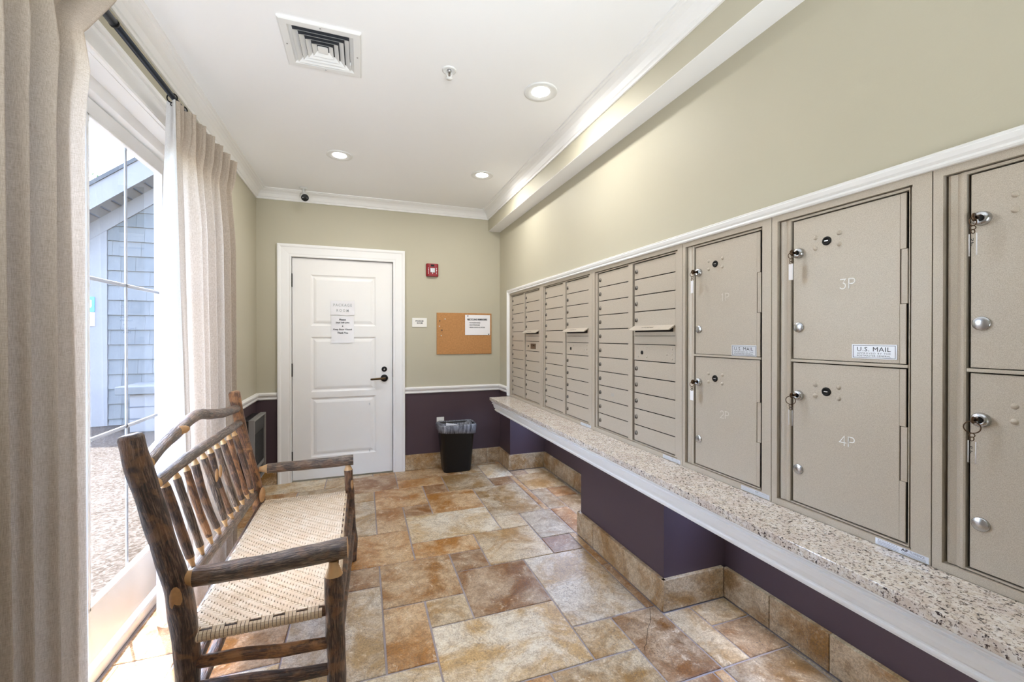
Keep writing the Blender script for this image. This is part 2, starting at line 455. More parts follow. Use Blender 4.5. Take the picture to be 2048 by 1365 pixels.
crown = [(0, 2.655), (.010, 2.655), (.013, 2.662), (.013, 2.670), (.019, 2.674), (.023, 2.682), (.032, 2.700), (.046, 2.716), (.064, 2.725), (.072, 2.727), (.076, 2.733), (.088, 2.735), (.090, ZC), (0, ZC)]
def xy(x, y, h): return (x, y, h)
crn = [(XL, YB), (XB, YB), (XB, D), (XL, D)]
mb = MB(); mb.sweep(crn, crown, xy, True); struct('trim_2', mb, 'white', 'white crown moulding around the ceiling')

rail = [(0, .790), (.012, .790), (.016, .800), (.012, .812), (.016, .822), (.026, .832), (.028, .846), (.020, .852), (0, .856)]
def xyr(x, y, h): return (x, y, h)
mb = MB(); mb.sweep([(XL, 3.09), (XL, D), (-.757, D)][::-1], rail, xyr); struct('trim_3', mb, 'white', 'white chair rail left of the door')
mb = MB(); mb.sweep([(.404, D), (XR, D), (XR, 4.152)][::-1], rail, xyr); struct('trim_4', mb, 'white', 'white chair rail right of the door')

# floor: grout bed plus every travertine tile of the repeating 6 x 6 module pattern
mb = MB(); mb.box(-1.01, 1.92, YB-.15, D, -.06, -.0045)
floor = struct('floor', mb, 'grout', 'travertine tile floor in a mixed size pattern')
GX0, GX, GY0, GY = .0905, .2108, 1.57, .2150
PAT = [(0,3,2,2),(2,2,2,2),(4,1,2,3),(1,0,3,2),(0,1,1,2),(1,2,1,1),(2,4,1,1),(1,5,2,1),(3,4,2,2),(5,5,2,2),(5,4,1,1),(4,0,1,1)]
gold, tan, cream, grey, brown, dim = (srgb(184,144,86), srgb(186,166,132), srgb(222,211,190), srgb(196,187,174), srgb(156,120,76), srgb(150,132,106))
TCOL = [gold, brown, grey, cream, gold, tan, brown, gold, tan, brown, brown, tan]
HAND = {(1,0,6): cream, (2,2,8): gold, (3,4,4): tan, (0,3,9): tan, (4,1,7): tan, (5,5,5): dim, (4,0,6): gold, (0,1,7): gold, (0,0,-1): tan}
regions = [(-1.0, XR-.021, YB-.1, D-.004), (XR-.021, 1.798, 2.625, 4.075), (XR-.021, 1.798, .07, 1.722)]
rt = random.Random(3)
def tile_mesh(x0, x1, y0, y1):
    mb = MB(); g = .0042
    x0 += g; x1 -= g; y0 += g; y1 -= g
    dz = rt.uniform(-.0008, .0008)
    def ring(ins, z, j):
        pts = []
        n = 3
        for a, b in (((x0, y0), (x1, y0)), ((x1, y0), (x1, y1)), ((x1, y1), (x0, y1)), ((x0, y1), (x0, y0))):
            for i in range(n):
                t = i/n; px, py = a[0]+(b[0]-a[0])*t, a[1]+(b[1]-a[1])*t
                cx, cy = (x0+x1)/2, (y0+y1)/2
                sx = (1-2*ins/(x1-x0)); sy = (1-2*ins/(y1-y0))
                pts.append((cx+(px-cx)*sx+j[len(pts)][0], cy+(py-cy)*sy+j[len(pts)][1], z))
        return pts
    jt = [(rt.uniform(-.0011, .0011), rt.uniform(-.0011, .0011)) for _ in range(12)]
    A, B, C = ring(0, -.006, jt), ring(0, -.0022+dz, jt), ring(.0025, dz, jt)
    VA, VB, VC = ([mb.bm.verts.new(p) for p in r] for r in (A, B, C))
    for i in range(12):
        k = (i+1) % 12
        mb.face([VA[i], VA[k], VB[k], VB[i]]); mb.face([VB[i], VB[k], VC[k], VC[i]])
    mb.face(VC)
    return mb
for ci in range(-2, 2):
    for cj in range(-4, 4):
        for k, (i, j, w, h) in enumerate(PAT):
            ax0, ay0 = GX0+(i+6*ci)*GX, GY0+(j+6*cj)*GY
            ax1, ay1 = ax0+w*GX, ay0+h*GY
            for (rx0, rx1, ry0, ry1) in regions:
                x0, x1, y0, y1 = max(ax0, rx0), min(ax1, rx1), max(ay0, ry0), min(ay1, ry1)
                if x1-x0 < .02 or y1-y0 < .02: continue
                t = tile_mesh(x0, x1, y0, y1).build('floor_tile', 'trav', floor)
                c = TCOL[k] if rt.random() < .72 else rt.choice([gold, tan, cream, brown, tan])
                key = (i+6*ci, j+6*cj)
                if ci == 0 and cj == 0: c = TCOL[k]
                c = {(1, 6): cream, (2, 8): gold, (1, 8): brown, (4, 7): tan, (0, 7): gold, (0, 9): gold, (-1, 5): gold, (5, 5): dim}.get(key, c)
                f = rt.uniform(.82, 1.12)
                if rx0 > 1.3: c = rt.choice([brown, dim, dim, tan])  # recess tiles only: the shade under the counter is put into their colour
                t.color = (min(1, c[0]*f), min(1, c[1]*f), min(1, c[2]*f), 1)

mb = MB(); Q = [Vector(q) for q in ((1.368, 1.773), (1.306, 1.688), (1.262, 1.652), (1.225, 1.609), (1.195, 1.572), (1.1755, 1.561), (1.150, 1.522))]
for a, b in zip(Q, Q[1:]):
    n_ = Vector((-(b-a).y, (b-a).x)).normalized()*.0008; mb.poly([(*(a-n_), .0016), (*(b-n_), .0016), (*(b+n_), .0016), (*(a+n_), .0016)])
mb.build('tile_crack', 'dark', floor)
# tiled skirting
def skirting(side, runs, label):
    base = None
    for (p0, p1, n, cuts) in runs:
        p0, p1, n = Vector(p0), Vector(p1), Vector(n); d = (p1-p0); L = d.length; d.normalize()
        cs = [0]+cuts+[L]
        mb = MB(); q = [p0, p1, p1+n*.014, p0+n*.014]
        lo = [mb.bm.verts.new((v.x, v.y, 0)) for v in q]; hi = [mb.bm.verts.new((v.x, v.y, .154)) for v in q]
        mb.face(lo); mb.face(hi)
        for i in range(4): mb.face([lo[i], lo[(i+1) % 4], hi[(i+1) % 4], hi[i]])
        if base is None:
            base = struct('baseboard_'+side, mb, 'grout', label)
        else: mb.build('grout_bed', 'grout', base)
        for a, b in zip(cs, cs[1:]):
            a += .0015; b -= .0015
            u0, u1 = p0+d*a, p0+d*b
            t = MB(); w = .021
            P = []
            for (pt, o, z) in ((u0, .001, .002), (u1, .001, .002), (u1, .001, .158), (u0, .001, .158)): P.append(pt+n*o+Vector((0, 0, z)))
            Q = [p+n*(w-.003) for p in P]
            c = sum(Q, Vector())/4
            R = [c+(p-c)*.985+n*.003 for p in Q]
            V = [[t.bm.verts.new(p) for p in r] for r in (P, Q, R)]
            for r1, r2 in ((V[0], V[1]), (V[1], V[2])):
                for i in range(4): t.face([r1[i], r1[(i+1) % 4], r2[(i+1) % 4], r2[i]])
            t.face(V[2]); t.face(V[0])
            o = t.build('baseboard_tile', 'trav', base)
            c = rt.choice([srgb(178, 154, 118), srgb(170, 144, 106), srgb(186, 164, 130)])
            o.color = c
skirting('back', [((.405, D, 0), (XR-.02, D, 0), (0, -1, 0), [.44, .87]), ((XL+.02, D, 0), (-.757, D, 0), (0, -1, 0), [])], 'travertine tile baseboard along the back wall')
skirting('left', [((XL, 3.10, 0), (XL, D, 0), (1, 0, 0), [.41, .82, 1.2])], 'travertine tile baseboard along the left wall')
skirting('right', [((XR, 4.08, 0), (XR, D, 0), (-1, 0, 0), [.2]), ((XR-.02, 4.10, 0), (1.80, 4.10, 0), (0, -1, 0), []),
    ((1.82, 2.62, 0), (1.82, 4.10, 0), (-1, 0, 0), [.38, .79, 1.2]), ((XR-.02, 2.60, 0), (1.80, 2.60, 0), (0, 1, 0), []),
    ((XR, 1.725, 0), (XR, 2.62, 0), (-1, 0, 0), [.68]), ((XR-.02, 1.745, 0), (1.80, 1.745, 0), (0, -1, 0), []),
    ((1.82, .06, 0), (1.82, 1.725, 0), (-1, 0, 0), [.31, .72, 1.13, 1.4])], 'travertine tile baseboard stepping around the counter supports')

# ------------------------------------------------------------------ white package room door
def bwm(y0):
    return lambda a, b, h: (a, y0-h, b)
d1 = tag(MB().box(-.64, .29, D+.12, D+.15, 0, 2.137).build('door_1', 'doorwhite'), 'white panelled door with taped notices in the back wall', None, None, 'structure')
mb = MB(); mb.box(-.64, -.636, D-.006, D+.12, 0, 2.137).box(.287, .29, D-.006, D+.12, 0, 2.137).box(-.64, .29, D-.006, D+.12, 2.133, 2.137); mb.build('jamb', 'white', d1)
# slab with three raised panels
PAN = [(-.469, .123, 1.482, 1.975), (-.474, .122, .844, 1.377), (-.477, .121, .215, .788)]
mb = MB(); x0, x1, z0, z1 = -.6315, .2825, .009, 2.128; ys = D+.012
xs = [x0, -.473, .122, x1]; zs = [z0, .215, .788, .844, 1.377, 1.482, 1.975, z1]
for i in range(3):
    for j in range(7):
        if i == 1 and j in (1, 3, 5): continue
        mb.poly([(xs[i], ys, zs[j]), (xs[i+1], ys, zs[j]), (xs[i+1], ys, zs[j+1]), (xs[i], ys, zs[j+1])])
mb.poly([(x0, ys, z0), (x0, ys+.045, z0), (x0, ys+.045, z1), (x0, ys, z1)]); mb.poly([(x1, ys, z0), (x1, ys, z1), (x1, ys+.045, z1), (x1, ys+.045, z0)])
mb.poly([(x0, ys, z1), (x0, ys+.045, z1), (x1, ys+.045, z1), (x1, ys, z1)]); mb.poly([(x0, ys, z0), (x1, ys, z0), (x1, ys+.045, z0), (x0, ys+.045, z0)])
bmesh.ops.remove_doubles(mb.bm, verts=mb.bm.verts[:], dist=1e-5)
mb.build('door_slab', 'doorwhite', d1)
for j in (1, 3, 5):
    mb = MB(); a, b, c, d = xs[1], xs[2], zs[j], zs[j+1]
    pr = [(0, 0), (.006, -.004), (.014, -.009), (.024, -.010), (.034, -.006), (.05, -.002)]
    rings = [[mb.bm.verts.new(p) for p in ((a+o, ys-h, c+o), (b-o, ys-h, c+o), (b-o, ys-h, d-o), (a+o, ys-h, d-o))] for o, h in pr]
    for r1, r2 in zip(rings, rings[1:]):
        for i in range(4): mb.face([r1[i], r1[(i+1) % 4], r2[(i+1) % 4], r2[i]])
    mb.face(rings[-1]); mb.build('door_panel', 'doorwhite', d1)
cas = [(0, 0), (0, .016), (.006, .020), (.018, .018), (.03, .021), (.085, .026), (.095, .032), (.108, .034), (.117, .030), (.119, 0)]
mb = MB(); mb.sweep([(.287, 0), (.287, 2.133), (-.636, 2.133), (-.636, 0)], [(-o, h) for o, h in cas], bwm(D)); mb.build('casing', 'white', d1)
for z0_, z1_ in ((1.849, 1.976), (.999, 1.122), (.172, .285)):
    h = MB(); h.tube([(-.637, D-.004, z0_), (-.637, D-.004, z1_)], .008, 10); h.box(-.634, -.629, D+.006, D+.013, z0_, z1_); h.build('hinge', 'black', d1)
MB().box(.2845, .292, D-.008, D+.012, .965, 1.054).build('strike_plate', 'black', d1)
lv = MB(); lv.lathe([(0, 0), (.036, 0), (.036, .008), (.030, .012), (.012, .014), (.012, .045), (0, .046)], (0, -1, 0), (.203, D+.012, .958))
lv.build('lever_rose', 'black', d1)
lv = MB(); lv.tube([(.213, D-.035, .958), (.19, D-.040, .958), (.12, D-.042, .956), (.085, D-.040, .953), (.075, D-.030, .952)], [.010, .011, .0105, .010, .009], 10); lv.build('lever_handle', 'bronze', d1)
db = MB(); db.lathe([(0, 0), (.026, 0), (.027, .006), (.022, .012), (.014, .013), (0, .014)], (0, -1, 0), (.203, D+.012, 1.049)); o = db.build('deadbolt', 'black', d1)
db = MB(); db.lathe([(0, .0), (.009, 0), (.009, .002), (0, .002)], (0, -1, 0), (.203, D-.0015, 1.046), 12); db.build('keyhole', 'chrome', o)
for zz in (.70, .235):                                        # scuffs on the bottom panel
    mb = MB(); mb.box(.055, .059, D+.0085, D+.0125, zz, zz+.012).box(.064, .066, D+.0085, D+.0125, zz-.006, zz+.018).box(.055, .066, D+.0085, D+.0125, zz-.008, zz-.005); mb.build('scuff_mark', 'greyink', d1)

def sheet(name, x0, x1, z0, z1, y, label, cat, sleeve=False, sag=.0, group=None):
    t = thing(name, ((x0+x1)/2, y, z0), label, cat, group)
    mb = MB(); n = 6
    P = [[(x0+(x1-x0)*i/n, y-.0015-sag*sin(pi*i/n)*(1-j/n), z0+(z1-z0)*j/n) for i in range(n+1)] for j in range(n+1)]
    mb.grid(P); P2 = [[(a, b+.001, c) for a, b, c in r] for r in P]; mb.grid(P2, True, True)
    mb.build('paper', 'paper', t)
    return t
yd = D+.012-.0025
t = sheet('door_notice', -.291, -.085, 1.318, 1.577, yd, 'white notice in clear sleeve asking to shut off light, taped low on the door', 'notice', True, .004)
for s_, w_, z_, h_ in (('Please', .060, 1.545, .016), ('Shut Off Light', .125, 1.514, .019), ('&', .012, 1.481, .014), ('Keep Door Closed', .168, 1.447, .019), ('Thank You', .098, 1.415, .017)):
    mb = MB(); text_into(mb, s_, w_, h_, (-.188, yd-.0075, z_), BW, .030); mb.build('text_line', 'ink', t)
mb = MB(); n = 8
mb.grid([[(-.302+.226*i/n, yd-.009-.0015*sin(4*i/n+j*.5), 1.300+.285*j/n) for i in range(n+1)] for j in range(n+1)]); mb.build('clear_sleeve', 'clear', t)
t = sheet('door_sign', -.296, -.079, 1.590, 1.728, yd, 'upper white sheet with pale grey letters PACKAGE ROOM taped to the door', 'sign', False, .002)
mb = MB(); text_into(mb, 'PACKAGE', .168, .026, (-.188, yd-.005, 1.687), BW, .004, 1.35); mb.build('text_line', 'greyink', t)
mb = MB(); text_into(mb, 'ROOM', .110, .026, (-.188, yd-.005, 1.634), BW, .004, 1.5); mb.build('text_line', 'greyink', t)
mb = MB(); mb.grid([[(-.304+.23*i/n, yd-.0065-.002*sin(9*i/n+2*j), 1.582+.155*j/n) for i in range(n+1)] for j in range(n+1)]); mb.build('clear_sleeve', 'clear', t)

# back wall things
t = thing('wall_sign', (.552, D, 1.476), 'small white plate reading PACKAGE ROOM on the wall between door and cork board', 'sign')
MB().box(.478, .628, D-.008, D, 1.477, 1.573, .002).build('plate', 'plate', t)
mb = MB(); text_into(mb, 'PACKAGE', .080, .016, (.553, D-.0085, 1.541), BW, .03); mb.build('text_line', 'ink', t)
mb = MB(); text_into(mb, 'ROOM', .056, .016, (.555, D-.0085, 1.519), BW, .03); mb.build('text_line', 'ink', t)

cb = thing('cork_board', (1.03, D, 1.192), 'frameless brown cork board pinned to the back wall', 'cork board')
MB().box(.733, 1.328, D-.014, D, 1.193, 1.628, .002).build('cork_sheet', 'cork', cb)
MB().box(.730, 1.331, D-.006, D+.0, 1.190, 1.631, .001).build('backing', 'cork', cb)
t = sheet('recycling_notice', 1.033, 1.312, 1.396, 1.612, D-.0155, 'white sheet headed RECYCLING REMINDERS pinned to cork board', 'notice', False, .003)
yq = D-.0205
mb = MB(); text_into(mb, 'RECYCLING REMINDERS', .220, .020, (1.168, yq, 1.563), BW, .030); mb.build('text_line', 'ink', t)
for s_, w_, z_ in (('\u2022 NO PLASTIC BAGS', .125, 1.528), ('\u2022 NO STYROFOAM', .118, 1.503), ('\u2022 BREAK DOWN ALL BOXES', .178, 1.478)):
    mb = MB(); text_into(mb, s_, w_, .0125, (1.075+w_/2, yq, z_), BW, .022); mb.build('text_line', 'ink', t)
pinspots = [(1.061, 1.600, 'pin', 'dark push pin at upper left corner of the recycling notice'), (1.294, 1.404, 'pin', 'dark push pin at lower right corner of the recycling notice'),
            (.760, 1.543, 'pin', 'upper dark push pin on the left edge of the cork board'), (.757, 1.487, 'pinwhite', 'white push pin under the dark pins on left side of cork board'),
            (.781, 1.446, 'pin', 'lower dark push pin slightly right of the others on the cork board'), (.775, 1.388, 'pinwhite', 'lowest white push pin on the left side of cork board'),
            (.815, 1.563, 'pinwhite', 'small white push pin standing alone near the top of the cork board')]
for (x, z, m, lab) in pinspots:
    mb = MB(); mb.lathe([(0, .0), (.003, 0), (.003, .004), (.006, .007), (.006, .012), (.004, .014), (0, .014)], (0, -1, 0), (x, D-.0155, z), 10)
    tag(mb.build('push_pin', m, None, (x, D-.0155, z)), lab, 'push pin', 'push pins on the cork board')

fa = thing('fire_alarm', (.683, D, 2.004), 'red fire alarm strobe high on the back wall', 'fire alarm')
mb = MB(); pr = [(-.0625, 0), (-.0625, .022), (-.045, .036), (.045, .036), (.0625, .022), (.0625, 0)]
for za, zb, sc in ((2.006, 2.139, 1),):
    lo = [mb.bm.verts.new((.683+a, D-b, za)) for a, b in pr]; hi = [mb.bm.verts.new((.683+a, D-b, zb)) for a, b in pr]
    mb.face(lo); mb.face(hi)
    for i in range(6): mb.face([lo[i], lo[(i+1) % 6], hi[(i+1) % 6], hi[i]])
bmesh.ops.bevel(mb.bm, geom=mb.bm.edges[:], offset=.004, segments=2, affect='EDGES')
mb.build('housing', 'red', fa)
MB().box(.656, .712, D-.052, D-.034, 2.042, 2.094, .006).build('strobe_lens', 'clear', fa)
MB().box(.660, .708, D-.040, D-.035, 2.046, 2.090, .001).build('reflector', 'chrome', fa)
MB().box(.681, .686, D-.046, D-.040, 2.030, 2.072, .001).build('flash_tube', 'redpale', fa)
MB().box(.665, .701, D-.038, D-.0355, 2.108, 2.128).build('speaker_grille', 'black', fa)
for xx in (.641, .725):
    mb = MB()
    for i, ch in enumerate('FIRE'): text_into(mb, ch, .007, .012, (xx, D-.0375, 2.088-i*.017), BW, .02)
    mb.build('text_line', 'redpale', fa)

ol = thing('wall_outlet', (.768, D, .401), 'white electrical outlet plate on plum wall behind the waste bin', 'outlet')
MB().box(.730, .808, D-.006, D, .402, .528, .002).build('cover_plate', 'plate', ol)
for zz in (.438, .492):
    mb = MB(); mb.box(.753, .785, D-.009, D-.005, zz-.016, zz+.016, .003); o = mb.build('receptacle', 'plate', ol)
    mb = MB(); mb.box(.761, .7635, D-.0095, D-.0085, zz-.002, zz+.008).box(.774, .7765, D-.0095, D-.0085, zz-.002, zz+.008); mb.build('slot', 'black', o)

# ------------------------------------------------------------------ waste bin
def rrect(cx, cy, w, d, r, z, n=6):
    P = []
    for qx, qy, a0 in ((1, 1, 0), (-1, 1, pi/2), (-1, -1, pi), (1, -1, 3*pi/2)):
        for i in range(n+1):
            a = a0+pi/2*i/n; P.append((cx+qx*(w/2-r)+r*cos(a), cy+qy*(d/2-r)+r*sin(a), z))
    return P
def loft(mb, rings, cap0=True, cap1=False, smooth=True):
    V = [[mb.bm.verts.new(p) for p in r] for r in rings]; n = len(V[0])
    for a, b in zip(V, V[1:]):
        for i in range(n):
            f = mb.face([a[i], a[(i+1) % n], b[(i+1) % n], b[i]])
            if f: f.smooth = smooth
    if cap0: mb.face(V[0][::-1])
    if cap1: mb.face(V[-1])
    return V
bx, by = .908, 4.305
bn = thing('waste_bin', (bx, by, 0), 'black plastic waste bin with grey liner against the back wall', 'waste bin')
mb = MB(); loft(mb, [rrect(bx, by, .272, .185, .04, .002), rrect(bx, by, .28, .19, .045, .012), rrect(bx, by, .362, .235, .06, .455), rrect(bx, by, .378, .250, .06, .46), rrect(bx, by, .378, .250, .06, .478), rrect(bx, by, .360, .232, .056, .478), rrect(bx, by, .27, .18, .04, .02)], True, True)
mb.build('bin_body', 'blackplastic', bn)
mb = MB(); rl = random.Random(5); R = []
for w, d, z, j in ((.366, .240, .398, .004), (.384, .256, .402, .005), (.392, .262, .44, .004), (.396, .266, .475, .003), (.384, .256, .489, .002), (.364, .236, .480, .003), (.335, .21, .40, .012), (.30, .19, .27, .016)):
    ring = rrect(bx, by, w, d, .062, z); sk = [rl.uniform(-j, j) for _ in ring]
    R.append([(p[0]+(p[0]-bx)*s_*2, p[1]+(p[1]-by)*s_*2, p[2]+(s_*.8 + (.012*(bx-p[0])/.19 if z < .42 and w > .36 else 0))) for p, s_ in zip(ring, sk)])
loft(mb, R, False, True); mb.build('bin_liner', 'liner', bn)
t = thing('paper_scrap', (.86, 4.30, .40), 'discarded white envelope sticking up inside the waste bin', 'paper')
mb = MB(); mb.grid([[(.80+.16*i/3, 4.285+.012*sin(i), .40+.085*j/2-.012*i*(j/2)+.01) for i in range(4)] for j in range(3)]); mb.build('sheet', 'paper', t)
mb = MB(); mb.box(.85, .868, 4.277, 4.279, .448, .456).box(.872, .88, 4.277, 4.279, .446, .453); mb.build('print', 'ink', t)

# ------------------------------------------------------------------ ceiling things
def downlight(x, y, label):
    t = thing('recessed_downlight', (x, y, ZC), label, 'ceiling light', 'recessed ceiling lights')
    mb = MB(); mb.lathe([(.093, 0), (.093, .004), (.088, .007), (.066, .006), (.052, .001), (.048, .001)], (0, 0, -1), (x, y, ZC), 36); mb.build('trim_ring', 'camwhite', t)
    mb = MB(); mb.lathe([(0, .0026), (.047, .0026), (.050, .0010), (0, .0010)], (0, 0, -1), (x, y, ZC), 32); mb.build('lens', 'lamp', t)
    ld = bpy.data.lights.new('downlight_lamp', 'AREA'); ld.shape = 'DISK'; ld.size = .12; ld.energy = DOWNLIGHT_W; ld.color = (1, .98, .96)
    lo = bpy.data.objects.new('downlight_lamp', ld); COL.objects.link(lo); lo.parent = t; lo.location = (0, 0, -.012)
downlight(.935, 2.165, 'nearest and largest looking recessed downlight, right side of ceiling')
downlight(-.165, 3.425, 'recessed downlight on the left side of ceiling in front of the camera')
downlight(.950, 3.445, 'recessed downlight at the far right of the ceiling near the crown')
vx, vy = -.176, 2.182
v = thing('air_diffuser', (vx, vy, ZC), 'white square four way air diffuser in the ceiling', 'air vent')
def sq(mb, prof):
    R = [[mb.bm.verts.new((vx+sx*r, vy+sy*r, ZC+h)) for sx, sy in ((-1, -1), (1, -1), (1, 1), (-1, 1))] for r, h in prof]
    for a, b in zip(R, R[1:]):
        for i in range(4): mb.face([a[i], a[(i+1) % 4], b[(i+1) % 4], b[i]])
    return R
mb = MB(); sq(mb, [(.170, 0), (.170, -.008), (.164, -.012), (.136, -.012), (.130, -.006), (.118, -.001)]); mb.build('flange', 'camwhite', v)
mb = MB(); R = sq(mb, [(.150, -.0005), (.001, -.0005)]); mb.build('duct_opening', 'ventdark', v)
for r in (.116, .092, .068, .044):
    mb = MB(); sq(mb, [(r, -.016), (r+.001, -.017), (r-.018, -.0015), (r-.019, -.001)]); mb.build('louvre_ring', 'camwhite', v)
mb = MB(); R = sq(mb, [(.022, -.012), (.020, -.006)]); mb.face(R[0]); mb.build('centre_cone', 'camwhite', v)
for a, b in ((0, -.152), (0, .152), (-.152, 0), (.152, 0)):
    mb = MB(); mb.lathe([(0, .0135), (.004, .013), (.004, .011)], (0, 0, -1), (vx+a, vy+b, ZC), 8); mb.build('screw', 'chrome', v)
mb = MB(); mb.box(vx+.117, vx+.121, vy+.06, vy+.085, ZC-.02, ZC-.004); mb.build('damper_lever', 'camwhite', v)

sp = thing('fire_sprinkler', (.418, 2.145, ZC), 'small white sprinkler head in the middle of the ceiling', 'sprinkler')
mb = MB(); mb.lathe([(.036, 0), (.036, .004), (.030, .006), (.022, .003), (.016, .0005)], (0, 0, -1), (.418, 2.145, ZC), 24); mb.build('escutcheon', 'camwhite', sp)
mb = MB(); mb.lathe([(.012, 0), (.012, .010), (.006, .014), (0, .014)], (0, 0, -1), (.418, 2.145, ZC), 12); mb.build('orifice', 'chrome', sp)
for s_ in (-1, 1):
    mb = MB(); mb.tube([(.418+s_*.011, 2.145, ZC-.010), (.418+s_*.013, 2.145, ZC-.024), (.418+s_*.004, 2.145, ZC-.042)], .0025, 8); mb.build('frame_arm', 'camwhite', sp)
mb = MB(); mb.tube([(.418, 2.145, ZC-.012), (.418, 2.145, ZC-.038)], .0022, 8); mb.build('glass_bulb', 'brass', sp)
mb = MB(); mb.lathe([(0, .042), (.016, .042), (.016, .044), (0, .046)], (0, 0, -1), (.418, 2.145, ZC), 16); mb.build('deflector', 'camwhite', sp)

cc = thing('security_camera', (-.513, 4.285, ZC), 'white bullet security camera with black face on the ceiling by the back wall', 'camera')
mb = MB(); mb.lathe([(0, 0), (.034, 0), (.034, .008), (.028, .012), (0, .012)], (0, 0, -1), (-.513, 4.285, ZC), 20); mb.build('base_plate', 'camwhite', cc)
mb = MB(); mb.tube([(-.513, 4.285, ZC-.012), (-.513, 4.285, ZC-.05), (-.512, 4.28, ZC-.07)], [.012, .012, .016], 12); mb.build('neck', 'camwhite', cc)
ax = Vector((.16, -.62, -.30)).normalized(); c0 = Vector((-.516, 4.31, ZC-.065))
mb = MB(); mb.lathe([(0, 0), (.026, .002), (.034, .01), (.036, .10), (.034, .104), (.032, .098)], ax, c0, 24); mb.build('housing', 'camwhite', cc)
mb = MB(); mb.lathe([(0, .1), (.031, .1), (.032, .098)], ax, c0, 24); o = mb.build('lens_face', 'blackplastic', cc)
u = ax.cross(Vector((0, 0, 1))).normalized()
for s_ in (-1, 1):
    mb = MB(); mb.lathe([(0, .102), (.003, .1015), (.003, .100)], ax, c0+u*s_*.017, 8); mb.build('infrared_led', 'camwhite', o)

# ------------------------------------------------------------------ glazed doors in the left wall
w1 = MB()
lw = lambda a, b, h: (XL+h, a, b)
w1.box(-1.12, -1.0, YW0, YW0+.035, .03, ZH).box(-1.12, -1.0, YW1-.035, YW1, .03, ZH).box(-1.12, -1.0, YW0, YW1, 2.345, ZH)
window = struct('door_2', w1, 'white', 'pair of tall white glazed doors in the left wall behind curtains')
mb = MB(); mb.box(-1.0, XL, YW1-.004, YW1, .0, ZH).box(-1.0, XL, YW0, YW0+.004, .0, ZH).box(-1.0, XL, YW0, YW1, ZH-.004, ZH); mb.build('reveal', 'white', window)
cas2 = [(0, 0), (0, .016), (.008, .019), (.014, .014), (.075, .017), (.085, .022), (.095, .018), (.102, .026), (.118, .028), (.124, .022), (.124, 0)]
mb = MB(); mb.sweep([(YW1, 0), (YW1, ZH), (YW0, ZH), (YW0, 0)], [(-o, h) for o, h in cas2], lw); mb.build('casing', 'white', window)
mb = MB()
for y0, y1 in ((YW0, YW1),):
    V = [(-1.13, 0.0), (-1.13, .048), (-1.06, .052), (-1.012, .046), (-1.008, .040), (-1.008, .0)]
    lo = [mb.bm.verts.new((x, y0, z)) for x, z in V]; hi = [mb.bm.verts.new((x, y1, z)) for x, z in V]
    for i in range(len(V)): mb.face([lo[i], lo[(i+1) % 6], hi[(i+1) % 6], hi[i]])
    mb.face(lo); mb.face(hi)
mb.build('threshold', 'white', window)
def leaf(ya, yb):           # one door leaf: glass between ya and yb
    st = .105
    mb = MB(); x0, x1 = -1.072, -1.032
    mb.box(x0, x1, ya-st, ya, .062, 2.336, .002).box(x0, x1, yb, yb+st, .062, 2.336, .002).box(x0, x1, ya, yb, 2.272, 2.336, .002).box(x0, x1, ya, yb, .062, .275, .002)
    o = mb.build('door_leaf', 'white', window)
    mb = MB()
    for a, b, c, d in ((ya, ya+.012, .275, 2.272), (yb-.012, yb, .275, 2.272), (ya, yb, 2.26, 2.272), (ya, yb, .275, .292)): mb.box(-1.046, -1.030, a, b, c, d, .003)
    mb.build('glazing_bead', 'white', o)
    ym = (ya+yb)/2
    mb = MB(); mb.box(-1.056, -1.049, ym-.008, ym+.008, .275, 2.272, .002)
    mb.build('muntin', 'muntin', o)
    for z in (.955, 1.618):
        mb = MB(); mb.box(-1.056, -1.049, ya, yb, z-.008, z+.008, .002); mb.build('muntin', 'muntin', o)
    zz = [.275, .955, 1.618, 2.272]
    for yy in ((ya, ym), (ym, yb)):
        for k in range(3):
            mb = MB(); mb.poly([(-1.046, yy[0], zz[k]), (-1.046, yy[1], zz[k]), (-1.046, yy[1], zz[k+1]), (-1.046, yy[0], zz[k+1])]); mb.build('glass_pane', 'glass', o)
leaf(2.143, 2.813)
leaf(1.252, 1.922)
leaf(.36, 1.03)

# ------------------------------------------------------------------ curtain rod and curtains
XRD, ZRD = -.82, 2.476
rod = thing('curtain_rod', (XRD, 1.7, ZRD), 'dark metal curtain rod spanning above the glazed doors', 'curtain rod')
mb = MB(); mb.tube([(XRD, .05, ZRD), (XRD, 1.86, ZRD)], .0145, 16); mb.tube([(XRD, 1.86, ZRD), (XRD, 3.10, ZRD)], .0120, 16); mb.build('rod_tube', 'rod', rod)
mb = MB(); mb.tube([(XRD, 1.853, ZRD), (XRD, 1.863, ZRD)], .0155, 16); mb.build('rod_collar', 'black', rod)
for y in (.05, 3.10):
    mb = MB(); mb.lathe([(0, -.03), (.018, -.022), (.024, 0), (.018, .022), (0, .03)], (0, 1, 0), (XRD, y, ZRD), 14); mb.build('finial', 'black', rod)
for y in (.12, 3.06):
    mb = MB(); mb.box(XL+.03, XRD, y-.006, y+.006, ZRD-.030, ZRD-.016).box(XL, XL+.034, y-.02, y+.02, ZRD-.06, ZRD+.03, .003); mb.torus((XRD, y, ZRD-.002), .018, .004, (0, 1, 0)); mb.build('bracket', 'black', rod)

